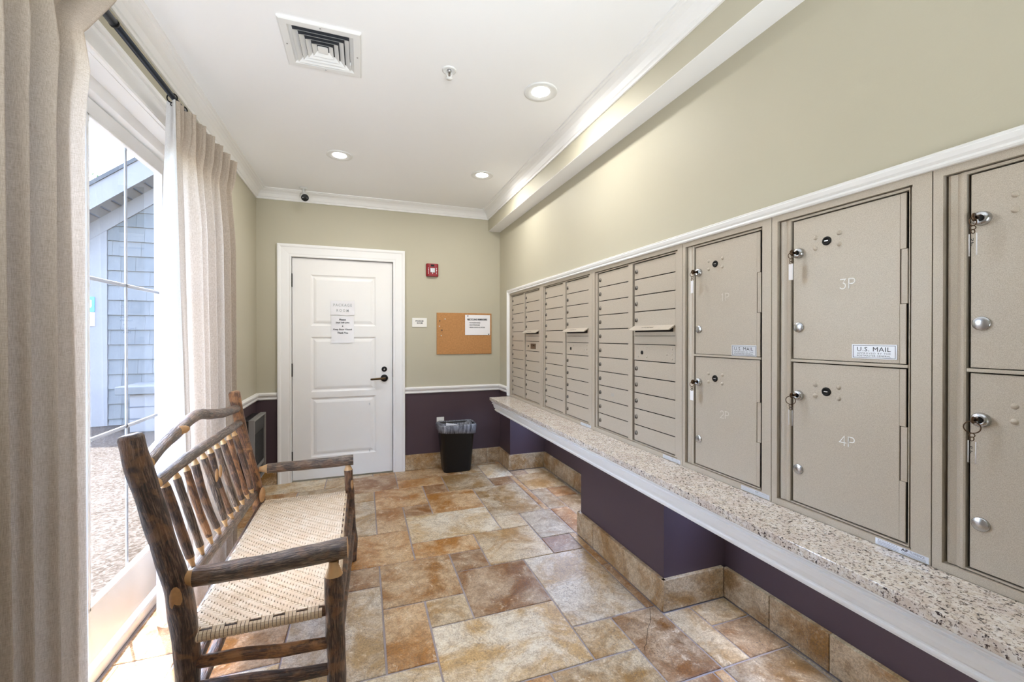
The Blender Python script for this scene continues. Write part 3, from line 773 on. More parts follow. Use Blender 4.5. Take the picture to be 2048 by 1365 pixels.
def fold(s_): return sin(s_)*.8+.25*sin(2.3*s_+1.1)+.18*sin(.61*s_+2)
def lerp(pts, z):
    pts = sorted(pts)
    if z <= pts[0][0]: return pts[0][1]
    for (a, u_), (b, v_) in zip(pts, pts[1:]):
        if z <= b: return u_+(v_-u_)*(z-a)/(b-a)
    return pts[-1][1]
def ring_hooks(t, ys, xk=XRD):
    for y in ys:
        mb = MB(); mb.torus((xk, y, ZRD-.008), .021, .003, (.15, 1, 0), 18, 6); mb.torus((xk, y, ZRD-.036), .007, .002, (.2, 1, .1), 12, 5); mb.build('curtain_ring', 'black', t)

# left curtain
t = thing('curtain', (-.79, .9, .02), 'large beige linen curtain panel filling the left edge of view', 'curtain', 'linen curtains')
zl = [.02+i*(2.235)/22 for i in range(23)]+[2.28, 2.32, 2.36, 2.40, 2.43, 2.456]
lead = [(.02, 1.55), (.9, 1.552), (2.015, 1.555), (2.15, 1.595), (2.225, 1.613), (2.25, 1.575), (2.28, 1.60), (2.456, 1.73)]
NS = 330
def left_pt(i, z):
    s_ = i/NS; y = .22+s_*(1.55-.22)
    ph = s_*2*pi*14.5+.6
    w = max(0, min(1, (y-1.15)/.40))
    pinch = max(0, 1-abs(z-2.25)/.18)
    amp = .040*(1-.45*pinch)*(.75+.25*(1-z/2.5)*1.3)
    x = -.775+amp*fold(ph+.5*sin(z*1.5+s_*7)+.1*z)
    if s_ > .965: x += (s_-.965)/.035*.008
    yy = y+w*(lead_y(z)-1.55)+.006*cos(ph+.5)
    return (x, yy, z+.0)
lead_y = lambda z: lerp(lead, z)
mb = MB(); mb.grid([[left_pt(i, z) for i in range(NS+1)] for z in zl]); mb.build('fabric', 'linen', t)
def left_lin(i, z):
    f = i/10; p = left_pt(NS, z)
    e = (-.842, 1.748) if z < 2.2 else (-.842, 1.70)
    ease = sin(f*pi/2)
    return (p[0]-.002+(e[0]-p[0])*f, p[1]+(max(e[1], p[1]-.05)-p[1])*f+.004*sin(z*4+3*f)*(1-f), min(z, 2.40))
mb = MB(); mb.grid([[left_lin(i, z) for i in range(11)] for z in zl if z < 2.24]); mb.build('lining', 'lining', t)
mb = MB(); mb.grid([[(left_pt(i, z)[0]-.018, left_pt(i, z)[1], z) for i in range(0, NS-6, 3)] for z in zl[1:-1]]); mb.build('lining', 'lining', t)
ring_hooks(t, [.25+.16*k for k in range(10)])

# right curtain
t = thing('curtain', (-.8, 2.7, .02), 'greige linen curtain with white lining gathered at far end of rod', 'curtain', 'linen curtains')
zl = [.022+i*2.20/20 for i in range(21)]+[2.26, 2.30, 2.34, 2.37, 2.40, 2.43, 2.455]
NS = 240
def rF(z): f = z/2.455; return Vector((-.795-.006*f, 2.43-.10*f+.015*sin(z*2.2), z))
def rE(z):
    f = z/2.455; fl = max(0, (z-2.25)/.2); return Vector((-.768+.012*fl, 3.03+.03*fl-.012*max(0, 1-abs(z-2.22)/.12), z))
def right_pt(i, z):
    s_ = i/NS; a, b = rF(z), rE(z); p = a.lerp(b, s_)
    ph = s_*2*pi*6.5+.8
    head = max(0, min(1, (z-2.24)/.08))
    am = (.044*(1-head)*(1-.45*max(0, 1-abs(z-2.2)/.25))+head*.024)
    wv = fold(ph+.25*sin(z*1.3+s_*5))
    if head > 0: wv = wv*(1-head)+head*(.6*sin(ph)+.7*sin(4*ph+.6))
    env = min(1, s_*14)*min(1, (1-s_)*14+.3)
    return (p.x+am*wv*env, p.y+.006*cos(ph*2)*env, z)
mb = MB(); mb.grid([[right_pt(i, z) for i in range(NS+1)] for z in zl]); mb.build('fabric', 'linen', t)
def right_lin(i, z):
    f = i/12; a = rF(z); g = z/2.455
    bk = Vector((-.93+.085*g**1.5, 2.445-.095*g, z))
    p = a.lerp(bk, f); return (p.x, p.y+.014*sin(f*pi*2.2+z*1.5)*(1-.6*g), z)
mb = MB(); mb.grid([[right_lin(i, z) for i in range(13)] for z in zl]); mb.build('lining', 'lining', t)
ring_hooks(t, [2.335, 2.45, 2.56, 2.67, 2.78, 2.89, 2.99])

# ------------------------------------------------------------------ wall heater
h = thing('wall_heater', (XL, 4.08, .10), 'grey framed black wall heater low on the left wall beside the door', 'heater')
hy0, hy1, hz0, hz1 = 3.865, 4.29, .17, .705
MB().box(XL, -.862, hy0+.01, hy1-.01, hz0+.01, hz1-.006, .003).build('back_case', 'heaterblack', h)
mb = MB(); mb.sweep([(hy0, hz0), (hy1, hz0), (hy1, hz1), (hy0, hz1)], [(0, .065), (0, .104), (.003, .107), (.013, .107), (.015, .098), (.015, .065)], lw, True); mb.build('front_frame', 'heatergrey', h)
MB().box(-.865, -.832, hy0+.022, hy1-.022, .575, hz1-.022).build('control_panel', 'heatermesh', h)
MB().box(-.865, -.838, hy0+.022, hy1-.022, hz0+.022, .575).build('grille_backing', 'heaterblack', h)
mb = MB()
for i in range(26):
    z = .30+i*.0105; mb.box(-.838, -.834, hy0+.024, hy1-.024, z, z+.004)
for i in range(30):
    y = hy0+.026+i*(hy1-hy0-.052)/29; mb.box(-.837, -.835, y-.001, y+.001, .30, .572)
tag(mb.build('wire_grille', 'heatermesh', h), kind='stuff')
MB().box(-.842, -.830, hy0+.022, hy1-.022, .270, .300).build('grille_bar', 'heatergrey', h)
mb = MB(); mb.box(XL+.001, XL+.012, 3.80, 3.866, .70, .706).build('cable_clip', 'camwhite', h)

# ------------------------------------------------------------------ granite counter
ct = thing('granite_counter', (1.41, 2.1, .63), 'long speckled granite counter under the mailboxes with white moulded apron', 'counter')
MB().box(1.205, XR-.0005, .10, 4.092, .735, .7645, .002).build('granite_slab', 'granite', ct)
ap = [(0, .735), (0, .722), (.004, .717), (.010, .715), (.010, .710), (.004, .707), (.006, .698), (.016, .694), (.016, .690), (.018, .676), (.024, .660), (.032, .652), (.032, .648), (.026, .646), (.026, .640), (.032, .636), (.034, .630), (.05, .630), (.05, .735)]
mb = MB(); mb.sweep([(1.222, .10), (1.222, 4.082), (1.418, 4.082)], [(-o, z) for o, z in ap], xy); mb.build('apron_moulding', 'white', ct)

# ------------------------------------------------------------------ mailbox surround trim
mt = [(0, 0), (0, .014), (.005, .017), (.012, .014), (.018, .020), (.030, .024), (.034, .020), (.038, .022), (.041, .018), (.041, 0)]
rwm = lambda a, b, h_: (XR-h_, a, b)
mb = MB(); mb.sweep([(.212, .766), (.212, 1.818), (4.108, 1.818), (4.108, .766)], [(o, h_) for o, h_ in mt], rwm); struct('trim_5', mb, 'white', 'white moulding framing the top and sides of the mailboxes')

# ------------------------------------------------------------------ mailbox cabinets
ZT, ZO1, ZO0, ZBt = 1.818, 1.797, .787, .766
DT, DB = 1.785, .797; P11 = (DT-DB)/11
def door_mesh(name, w, h_, bev=.0012):
    mb = MB(); mb.box(0, .004, -w/2, w/2, -h_/2, h_/2, bev); return local_mesh(name, mb, 'cab')
def small_lock_mesh():
    mb = MB(); mb.lathe([(0, .0062), (.0045, .006), (.0055, .0052), (.0095, .0052), (.0118, .0035), (.0122, 0)], (-1, 0, 0), (0, 0, 0), 16)
    for f in mb.bm.faces: f.material_index = 0
    mb.mi = 1; mb.box(-.0068, -.0058, -.0014, .0014, -.0055, .0045); mb.box(-.0060, -.0050, -.0055, .0055, -.0105, -.0045)
    return local_mesh('lock', mb, ['lockmetal', 'dark'])
LOCK = small_lock_mesh()
def cab_frame(t, y0, y1, oy0, oy1, stiles=()):
    """flat outer frame ring (y0>y1) with opening oy0..oy1 and vertical dividers"""
    mb = MB()
    for a, b, c, d in ((oy0, y0, ZBt, ZT), (y1, oy1, ZBt, ZT), (oy1, oy0, ZO1, ZT), (oy1, oy0, ZBt, ZO0)): mb.box(XF, XF+.03, a, b, c, d)
    mb.build('frame', 'cab', t)
    MB().box(XF+.026, 1.575, y1+.002, y0-.002, ZBt+.002, ZT-.002).build('cabinet_body', 'dark', t)
def column(t, ya, yb, rows, mesh, skip=()):
    for r in rows:
        zc = DT-(r+.5)*P11
        o = link('mailbox_door', mesh, t, (XD, (ya+yb)/2-.002, zc))
        l = link('lock', LOCK, o, (XD, ya-.026, zc))
units = [
 ('U1', 4.105, 3.289, 4.085, 3.322, (4.062, 3.730), (3.688, 3.353), 'mailbox cabinet of two door columns at the far left end, beside the wall corner', False),
 ('U2', 3.288, 2.447, 3.256, 2.478, (3.235, 2.895), (2.846, 2.511), 'second mailbox cabinet of two door columns, between two similar cabinets or next to nearer one', False),
 ('U3', 2.446, 1.613, 2.415, 1.646, (2.389, 2.057), (2.009, 1.672), 'mailbox cabinet of two door columns directly left of the 1P parcel locker', True)]
units[1] = units[1][:7]+('middle one of the three tan cabinets with two columns of small mail doors',)+units[1][8:]
for nm, y0, y1, oy0, oy1, L, R, lab, x3 in units:
    t = thing('mailbox_cabinet', (XF, (y0+y1)/2, ZBt), lab, 'mailboxes', 'cabinets of small mail doors')
    cab_frame(t, y0-.0008, y1+.0008, oy0, oy1)
    # inner tray frame: side strips and centre divider
    mb = MB(); mb.box(XD-.004, XD+.012, L[0]+.003, oy0-.0025, ZO0+.003, ZO1-.004).box(XD-.004, XD+.012, oy1+.0025, R[1]-.003, ZO0+.003, ZO1-.004)
    mb.box(XD-.004, XD+.012, R[1]-.003, L[0]+.003, DT+.003, ZO1-.004).box(XD-.004, XD+.012, R[1]-.003, L[0]+.003, ZO0+.003, DB-.003)
    mb.box(XD-.006, XD+.012, R[0]+.004, L[1]-.004, ZO0+.003, ZO1-.004)
    mb.build('inner_frame', 'cab', t)
    mL = door_mesh('mailbox_door', L[0]-L[1]-.008, P11-.0046); mR = door_mesh('mailbox_door', R[0]-R[1]-.008, P11-.0046)
    column(t, L[0], L[1], range(11), mL)
    column(t, R[0], R[1], [0, 1, 2, 3, 6, 7, 8, 9, 10], mR)
    yc, wR = (R[0]+R[1])/2, R[0]-R[1]
    # outgoing mail slot: surround, black opening, hooded lip, lower plate
    z5t, z5b = DT-4*P11, DT-5*P11
    mb = MB(); mb.box(XD-.001, XD+.004, R[1]+.001, R[0]-.001, 1.382, 1.402).box(XD-.001, XD+.004, R[1]+.001, R[1]+.016, 1.402, z5t).box(XD-.001, XD+.004, R[0]-.012, R[0]-.001, 1.402, z5t); mb.build('slot_surround', 'cab', t)
    MB().box(XD+.001, XD+.010, R[1]+.014, R[0]-.010, 1.400, z5t).build('mail_slot', 'dark', t)
    MB().box(XD+.0005, XD+.004, R[1]+.002, R[0]-.002, z5b+.0015, 1.380).build('slot_plate', 'cab', t)
    mb = MB()
    pts = [(XD+.002, 1.434), (XD-.001, 1.437), (XD-.038, 1.4145), (XD-.038, 1.4105), (XD-.035, 1.4105), (XD+.002, 1.430)]
    lo = [mb.bm.verts.new((x, R[1]+.004, z)) for x, z in pts]; hi = [mb.bm.verts.new((x, R[0]-.002, z)) for x, z in pts]
    for i in range(6): mb.face([lo[i], lo[(i+1) % 6], hi[(i+1) % 6], hi[i]])
    mb.face(lo); mb.face(hi); hood = mb.build('slot_hood', 'cab', t)
    mb = MB()
    tl = Matrix(((0, -.50, -.866, 0), (-1, 0, 0, 0), (0, .866*.62, -.5, 0), (0, 0, 0, 1)))
    text_into(mb, 'OUTGOING MAIL', wR*.30, .010, (XD-.0212, yc+.02, 1.4262), Matrix(((0, .85, -.52, 0), (-1, 0, 0, 0), (0, .52, .85, 0), (0, 0, 0, 1))), .01); mb.build('printed_text', 'ink', hood)
    # master panel with lock or plate and rivets
    zc = DT-5.5*P11
    o = link('master_panel', mR, t, (XD, yc, zc))
    if nm == 'U1':
        MB().lathe([(0, .004), (.006, .004), (.009, .002), (.009, 0)], (-1, 0, 0), (XD, R[0]-.075, zc), 14).build('panel_lock', 'black', o)
        MB().box(XD-.0012, XD+.001, yc-.085, yc+.035, zc-.024, zc+.024).build('name_plate', 'lockmetal', o)
        mb = MB(); text_into(mb, 'U.S. MAIL', .085, .014, (XD-.0016, yc-.025, zc+.008), RW, .01); mb.build('printed_text', 'ink', o)
    else:
        MB().lathe([(0, .003), (.006, .003), (.0105, .002), (.0105, 0)], (-1, 0, 0), (XD, R[0]-.075, zc), 16).build('panel_lock', 'black', o)
        for dy, dz in ((-.040, .022), (-.040, -.022), (-.115, .022), (-.115, -.022), (-.275, -.003), (-.312, .025), (-.312, 0), (-.312, -.025)):
            MB().lathe([(0, .003), (.004, .002), (.0058, 0)], (-1, 0, 0), (XD, R[0]+dy*wR/.337-.0, zc+dz), 10).build('rivet', 'cab', o)
    if x3:                                                    # the one legible door number
        mb = MB(); text_into(mb, '30', .030, .020, (XD-.0006, 2.222, DT-8.5*P11), RW, .0); tag(mb.build('door_number', 'greyink', t))

def strokes(s_):
    A = lambda cx, cy, r, a0, a1, n=10, ry=None: [(cx+r*cos(radians(a0+(a1-a0)*i/n)), cy+(ry or r)*sin(radians(a0+(a1-a0)*i/n))) for i in range(n+1)]
    G = {'1': [[(.2, .85), (.38, 1), (.38, 0)]],
         '2': [A(.32, .70, .30, 165, -35, 10)+[(.02, 0), (.64, 0)]],
         '3': [[(.04, 1), (.58, 1), (.30, .60)]+A(.28, .30, .31, 85, -150, 10)],
         '4': [[(.50, 0), (.50, 1), (.0, .30), (.68, .30)]],
         'P': [[(.0, 0), (.0, 1), (.34, 1)]+A(.36, .74, .26, 90, -90, 8)[1:]+[(.0, .48)]]}
    return G[s_]
def engraved(mb, s_, x, yc, zc, h_):
    adv = 0; W_ = .66*2+.25
    for ch in s_:
        for pl in strokes(ch):
            Q = [Vector((yc-(adv+px-W_/2)*h_*.92, zc+(py-.5)*h_)) for px, py in pl]; w_ = .0015
            L_, R2_ = [], []
            for ii, q in enumerate(Q):
                d0 = (Q[ii]-Q[ii-1]).normalized() if ii else None; d1 = (Q[ii+1]-Q[ii]).normalized() if ii < len(Q)-1 else None
                if d0 is None: m = Vector((-d1.y, d1.x)); q = q-d1*w_*.6
                elif d1 is None: m = Vector((-d0.y, d0.x)); q = q+d0*w_*.6
                else:
                    n0, n1 = Vector((-d0.y, d0.x)), Vector((-d1.y, d1.x)); m = (n0+n1)/max(.35, 1+n0.dot(n1))
                L_.append(mb.bm.verts.new((x-.0007-.00003*len(pl), q.x+m.x*w_, q.y+m.y*w_))); R2_.append(mb.bm.verts.new((x-.0007-.00003*len(pl), q.x-m.x*w_, q.y-m.y*w_)))
            for ii in range(len(Q)-1): mb.face([L_[ii], L_[ii+1], R2_[ii+1], R2_[ii]])
        adv += .66+.28

def parcel(nm, y0, y1, o0, o1, dy0, dy1, lab, nums, last=False):
    t = thing('parcel_locker', (XF, (y0+y1)/2, ZBt), lab, 'mailboxes', 'parcel lockers with two large doors')
    cab_frame(t, y0-.0008, y1+.0008, o0, o1)
    # rounded inner frame
    mb = MB()
    rw_ = o0-.006-dy0
    for a, b in ((dy0+.003, o0-.006),):
        P = [(XD+.012, a), (XD-.004, a), (XD-.0055, a+.004), (XD-.004, a+.010), (XD-.0005, a+.018), (XD-.003, a+.026), (XD-.004, b-.006), (XD-.001, b), (XD+.012, b)]
        lo = [mb.bm.verts.new((x, y, ZO0+.003)) for x, y in P]; hi = [mb.bm.verts.new((x, y, ZO1-.003)) for x, y in P]
        for i in range(len(P)): mb.face([lo[i], lo[(i+1) % len(P)], hi[(i+1) % len(P)], hi[i]])
        mb.face(lo); mb.face(hi)
    mb.box(XD-.003, XD+.012, o1+.010, dy1-.003, ZO0+.003, ZO1-.003).box(XD-.002, XD+.012, o1+.0015, o1+.007, ZO0+.003, ZO1-.003)
    mb.box(XD-.003, XD+.012, dy1-.003, dy0+.003, DT+.002, ZO1-.003).box(XD-.003, XD+.012, dy1-.003, dy0+.003, ZO0+.003, DB-.003)
    mb.build('inner_frame', 'cab', t)
    ZM = 1.294
    MB().box(XD-.005, XD+.010, dy1-.002, dy0+.002, ZM-.0045, ZM+.0045, .001).build('mid_rail', 'cab', t)
    for k, (za, zb) in enumerate(((ZM+.0065, DT-.002), (DB+.001, ZM-.0075))):
        mb = MB(); mb.box(XD, XD+.004, dy1+.0195, dy0-.0035, za, zb, .001)
        o = mb.build('parcel_door', 'cab', t)
        zm = (za+zb)/2
        for a, b, w_ in ((za, za+.17, 1), (za+.171, za+.325, 0), (za+.326, zb, 1)):                # notched hinge edge
            mb = MB(); mb.box(XD-.0004, XD+.004, dy1+(.0045 if w_ else .001), dy1+(.0193 if w_ else .0165), a, b, .0008); mb.build('hinge_leaf', 'cab', o)
        zl_ = zb-.114
        lky = dy0-.024
        MB().lathe([(0, .012), (.008, .012), (.0085, .0135), (.010, .0135), (.0155, .012), (.0175, .008), (.018, 0)], (-1, 0, 0), (XD, lky, zl_), 24).build('key_lock', 'chrome', o)
        MB().box(XD-.0145, XD-.0118, lky-.0012, lky+.0012, zl_-.006, zl_+.006).build('keyhole', 'dark', o)
        MB().lathe([(0, .0055), (.0150, .0055), (.0170, .0042), (.0175, .001), (.0175, 0)], (-1, 0, 0), (XD, lky, zl_-.2585), 24).build('round_plug', 'chrome', o)
        ay = dy0-.117; az = zl_+.024
        mb = MB(); mb.lathe([(0, .002), (.008, .002), (.009, .0045), (.0125, .0045), (.0145, .002), (.0145, 0)], (-1, 0, 0), (XD, ay, az), 20); al = mb.build('arrow_lock', 'black', o)
        MB().box(XD-.0042, XD-.002, ay-.0065, ay+.0065, az-.002, az+.002, .0008).build('lock_slot', 'chrome', al)
        for sy in (-.038, .037):
            for sz in (-.018, .018):
                MB().lathe([(0, .0045), (.004, .0038), (.0065, .002), (.0075, 0)], (-1, 0, 0), (XD, ay+sy, az+sz), 14).build('rivet', 'cab', o)
        if nums:
            mb = MB(); engraved(mb, nums[k], XD-.0003, (dy0+dy1)/2 - (.012 if nums[k][0] in '34' else -.002), zl_-.124 if not k else zl_-.125, .030); mb.build('engraved_number', 'engraved' if nums[k][0] in '34' else 'engravedfaint', o)
        if k == 0 and not last:
            ly0, ly1 = (1.340, 1.223) if nm == 'A' else (.885, .767)
            zb_ = 1.300 if nm == 'A' else 1.311; zt_ = zb_+.0435; yc = (ly0+ly1)/2
            lp = MB().box(XD-.0015, XD+.0005, ly1, ly0, zb_, zt_, .0006).build('mail_label', 'silverlabel', o)
            mb = MB()
            for a, b, c, d in ((ly1+.0035, ly0-.0035, zb_+.0030, zb_+.0040), (ly1+.0035, ly0-.0035, zt_-.0040, zt_-.0030), (ly1+.0035, ly1+.0045, zb_+.003, zt_-.003), (ly0-.0045, ly0-.0035, zb_+.003, zt_-.003)):
                mb.box(XD-.0019, XD-.0014, a, b, c, d)
            text_into(mb, 'U.S. MAIL', .088, .0130, (XD-.0019, yc, zb_+.0290), RW, .0, 1.1)
            text_into(mb, 'APPROVED BY THE', .088, .0048, (XD-.0019, yc, zb_+.0165), RW, .0, 1.4)
            text_into(mb, 'POSTMASTER GENERAL', .088, .0052, (XD-.0019, yc, zb_+.0090), RW, .0, 1.1)
            mb.build('label_print', 'ink', lp)
    return t
PA = parcel('A', 1.612, 1.151, 1.594, 1.190, 1.544, 1.203, 'parcel locker with doors engraved 1P and 2P', ('1P', '2P'))
PB = parcel('B', 1.150, .684, 1.128, .727, 1.079, .742, 'parcel locker with doors engraved 3P and 4P', ('3P', '4P'))
PC = parcel('C', .683, .214, .662, .258, .617, .274, 'parcel locker at right edge of view, nearest to the viewer', None, True)

# maker's stickers along the frame bottoms
def sticker(parent, ya, yb, big):
    z0_, z1_ = .7675, .7865
    o = MB().box(XF-.0008, XF+.0005, yb, ya, z0_, z1_-.001).build('maker_sticker', 'silverlabel', parent)
    mb = MB(); L_ = ya-yb
    text_into(mb, 'AF', L_*.13, .0075, (XF-.001, ya-L_*.57, .7805), RW, .03)
    text_into(mb, 'FLORENCE', L_*.26, .0060, (XF-.001, ya-L_*.80, .7805), RW, -.005)
    for i in range(3):
        mb.box(XF-.0011, XF-.0009, ya-L_*.46, ya-L_*.05, .7695+i*.0042, .7701+i*.0042); mb.box(XF-.0011, XF-.0009, ya-L_*.95, ya-L_*.52, .7690+i*.0026, .7695+i*.0026)
    for i in range(9): mb.box(XF-.0011, XF-.0009, ya-L_*(.06+.044*i)-.002, ya-L_*(.06+.044*i), .7825, .7835)
    mb.build('sticker_print', 'greyink' if not big else 'ink', o)
sticker(PA, 1.281, 1.157, False); sticker(PB, .813, .688, True)
cabs = [o for o in COL.objects if o.name.startswith('mailbox_cabinet')]
sticker(cabs[2], 1.748, 1.624, False); sticker(cabs[1], 2.60, 2.46, False)

# keys hanging in the parcel locks
def key_set(y, z, style, lab, flip=0, text=''):
    x0 = XD-.013
    t = thing('key_fob', (x0, y, z-.02), lab, 'key', 'keys left in the parcel locks')
    mb = MB(); mb.box(x0-.020, x0+.006, y-.0011, y+.0011, z-.0035, z+.0035)
    if style != 'ringed': mb.lathe([(0, -.0011), (.0105, -.0011), (.0105, .0011), (0, .0011)], (0, 1, 0), (x0-.022, y, z), 14)
    else: mb.lathe([(0, -.0011), (.009, -.0011), (.009, .0011), (0, .0011)], (0, 1, 0), (x0-.022, y, z), 14)
    mb.build('key', 'brass', t)
    xr = x0-.027
    if style == 'ringed':
        zr = z-.017; MB().torus((xr, y, zr), .0145, .0013, (1, .45, .1), 26, 6).build('split_ring', 'brass', t); zz = zr-.0155
    else:
        zr = z-.011; MB().torus((xr, y, zr), .010, .0013, (.25, 1, 0), 20, 6).build('split_ring', 'brass', t); zz = zr-.011
    MB().torus((xr, y, zz-.004), .0048, .0011, (1, .3, 0), 14, 5).build('chain_link', 'brass', t)
    mb = MB(); mb.torus((xr, y, zz-.013), .0050, .0011, (.3, 1, 0), 14, 5); mb.build('chain_link', 'brass', t)
    zt = zz-.017; zb = zt-.056
    dx, dy = (.25, .97) if style != 'wide' else (.1, .99)
    u = Vector((dx, dy, 0)); n_ = Vector((-dy, dx, 0)); c = Vector((xr, y, (zt+zb)/2))
    hw = .0085 if style != 'wide' else .011; ht = .0022
    def slab(mb, hw, ht, za, zb):
        V = [mb.bm.verts.new(c.xy.to_3d()+u*a+n_*b+Vector((0, 0, q))) for q in (za, zb) for a, b in ((-hw, -ht), (hw, -ht), (hw, ht), (-hw, ht))]
        for q in ((0, 1, 2, 3), (4, 5, 6, 7), (0, 1, 5, 4), (1, 2, 6, 5), (2, 3, 7, 6), (3, 0, 4, 7)): mb.face([V[i] for i in q])
        bmesh.ops.bevel(mb.bm, geom=mb.bm.edges[:], offset=.0008, segments=1, affect='EDGES')
    if style in ('white', 'wide'):
        mb = MB(); slab(mb, hw, ht, zb if style == 'white' else zb+.012, zt); fob = mb.build('tag', 'paper', t)
    else:
        mb = MB(); slab(mb, hw, ht, zb, zt); fob = mb.build('tag', 'clear', t)
        mb = MB()
        for sgn in (-1, 1):
            p = c+u*sgn*(hw-.0008); mb.tube([(p.x, p.y, zb+.001), (p.x, p.y, zt-.001)], .0012, 6)
        mb.build('tag_edge', 'paper', t)
    if text:
        base = Matrix((( 0, -u.x*-1, n_.x, 0), (0, u.y, n_.y, 0), (-1, 0, 0, 0), (0, 0, 0, 1)))
        base = Matrix(((0, u.x, n_.x, 0), (0, u.y, n_.y, 0), (-1, 0, 0, 0), (0, 0, 0, 1)))
        mb = MB(); text_into(mb, text, .018, .007, c+n_*(ht+.0004)+Vector((0, 0, .006)), base, .0); mb.build('tag_text', 'ink', fob)
key_set(1.520, 1.669, 'white', 'white key tag hanging from the 1P door lock', text='')
key_set(1.520, 1.174, 'wide', 'short wide white key tag hanging from the 2P door lock')
key_set(1.055, 1.669, 'white', 'narrow white key tag hanging from the 3P door lock', text='')
key_set(1.055, 1.174, 'ringed', 'key tag on a split ring hanging from the 4P door lock')
key_set(.593, 1.669, 'plainclear', 'clear plastic key tag in upper lock at the right edge', text='5P')
key_set(.593, 1.174, 'ringed', 'clear key tag on round ring in the lower lock at the right edge', text='6 P')

# ------------------------------------------------------------------ rustic bench
B = thing('rustic_bench', (-.31, 2.17, 0), 'rustic log settee with bark on its poles and woven splint seat', 'bench')
rb = random.Random(11)
def smooth_path(pts, rad, n=5):
    P, R = [], []
    for i in range(len(pts)-1):
        p0 = Vector(pts[max(i-1, 0)]); p1 = Vector(pts[i]); p2 = Vector(pts[i+1]); p3 = Vector(pts[min(i+2, len(pts)-1)])
        for k in range(n):
            t = k/n; P.append(.5*((2*p1)+(p2-p0)*t+(2*p0-5*p1+4*p2-p3)*t*t+(3*p1-p0-3*p2+p3)*t**3)); R.append(rad[i]+(rad[i+1]-rad[i])*t)
    P.append(Vector(pts[-1])); R.append(rad[-1]); return P, R
def pole(name, pts, rad, bark, tenon0=0, tenon1=0, n=5, seg=14, knots=(), round0=False):
    P, R = smooth_path(pts, rad, n)
    P2, R2, mt_ = [], [], []
    def ten(P, R, L, tr):       # cone shaped peeled end
        d = (P[0]-P[1]).normalized(); return [P[0]+d*L, P[0]+d*L*.62, P[0]+d*L*.05], [tr, tr*1.15, R[0]*.93]
    head = tail = 0
    if tenon0:
        a, r = ten(P, R, tenon0, R[0]*.5); P2 += a; R2 += r; head = 3
    elif round0:
        d = (P[0]-P[1]).normalized(); P2 += [P[0]+d*.012, P[0]+d*.009]; R2 += [R[0]*.62, R[0]*.86]; head = 0
    P2 += P; R2 += R
    if tenon1:
        a, r = ten(P[::-1], R[::-1], tenon1, R[-1]*.5); P2 += a[::-1]; R2 += r[::-1]; tail = 3
    m = [0]*(len(P2)-1)
    for i in range(head): m[i] = 1
    for i in range(tail): m[-1-i] = 1
    mb = MB(); mb.tube(P2, R2, seg, True, .07, m, 1)
    o = mb.build(name, [bark, 'peeled'], B, None, False)
    for (c, nrm, rx, rz) in knots:
        nrm = Vector(nrm).normalized(); kb = MB(); c = Vector(c)
        up = Vector((0, 0, 1)); s_ = nrm.cross(up)
        if s_.length < .1: s_ = Vector((1, 0, 0))
        s_.normalize(); up2 = s_.cross(nrm)
        V = []
        for r_, h_ in ((1, 0), (.8, .003), (.3, .0045)):
            V.append([kb.bm.verts.new(c+nrm*h_+s_*cos(2*pi*j/14)*rx*r_+up2*sin(2*pi*j/14)*rz*r_) for j in range(14)])
        for a, b in zip(V, V[1:]):
            for j in range(14):
                f = kb.face([a[j], a[(j+1) % 14], b[(j+1) % 14], b[j]])
                if f: f.smooth = True
        kb.face(V[-1]); kb.build('knot', 'knot', o)
    return o
# posts
pole('back_post', [(-.668, 1.60, 1.068), (-.645, 1.60, .955), (-.607, 1.60, .81), (-.567, 1.60, .65), (-.547, 1.602, .55), (-.532, 1.60, .43), (-.526, 1.60, .29), (-.53, 1.60, .0)],
     [.033, .034, .034, .034, .037, .036, .034, .033], 'bark', knots=[((-.545, 1.566, .565), (.1, -1, -.15), .017, .045)], round0=True)
pole('back_post', [(-.676, 2.73, 1.062), (-.650, 2.73, .89), (-.608, 2.735, .69), (-.577, 2.735, .545), (-.560, 2.735, .44), (-.552, 2.735, .25), (-.552, 2.735, 0)],
     [.028, .027, .028, .031, .034, .031, .030], 'barkorange', knots=[((-.535, 2.70, .487), (.6, -1, -.1), .016, .045)], round0=True)
pole('front_post', [(-.097, 1.592, .548), (-.096, 1.592, .46), (-.093, 1.592, .37), (-.088, 1.592, .18), (-.086, 1.592, 0)], [.031, .032, .031, .031, .030], 'bark', tenon0=.048)
pole('front_post', [(-.086, 2.765, .562), (-.079, 2.765, .45), (-.073, 2.765, .33), (-.066, 2.765, .2), (-.058, 2.765, .11), (-.064, 2.765, 0)], [.025, .025, .025, .025, .026, .025], 'bark', tenon0=.038,
     knots=[((-.064, 2.744, .475), (.7, -1, 0), .010, .03)])
# arms
pole('arm', [(-.508, 1.602, .612), (-.40, 1.60, .613), (-.27, 1.597, .618), (-.15, 1.594, .628), (-.052, 1.592, .634)], [.030, .032, .033, .034, .035], 'barkgrey', tenon0=.045)
pole('arm', [(-.518, 2.742, .622), (-.38, 2.752, .620), (-.22, 2.760, .618), (-.058, 2.768, .620)], [.027, .028, .029, .030], 'barkgrey', tenon0=.042)
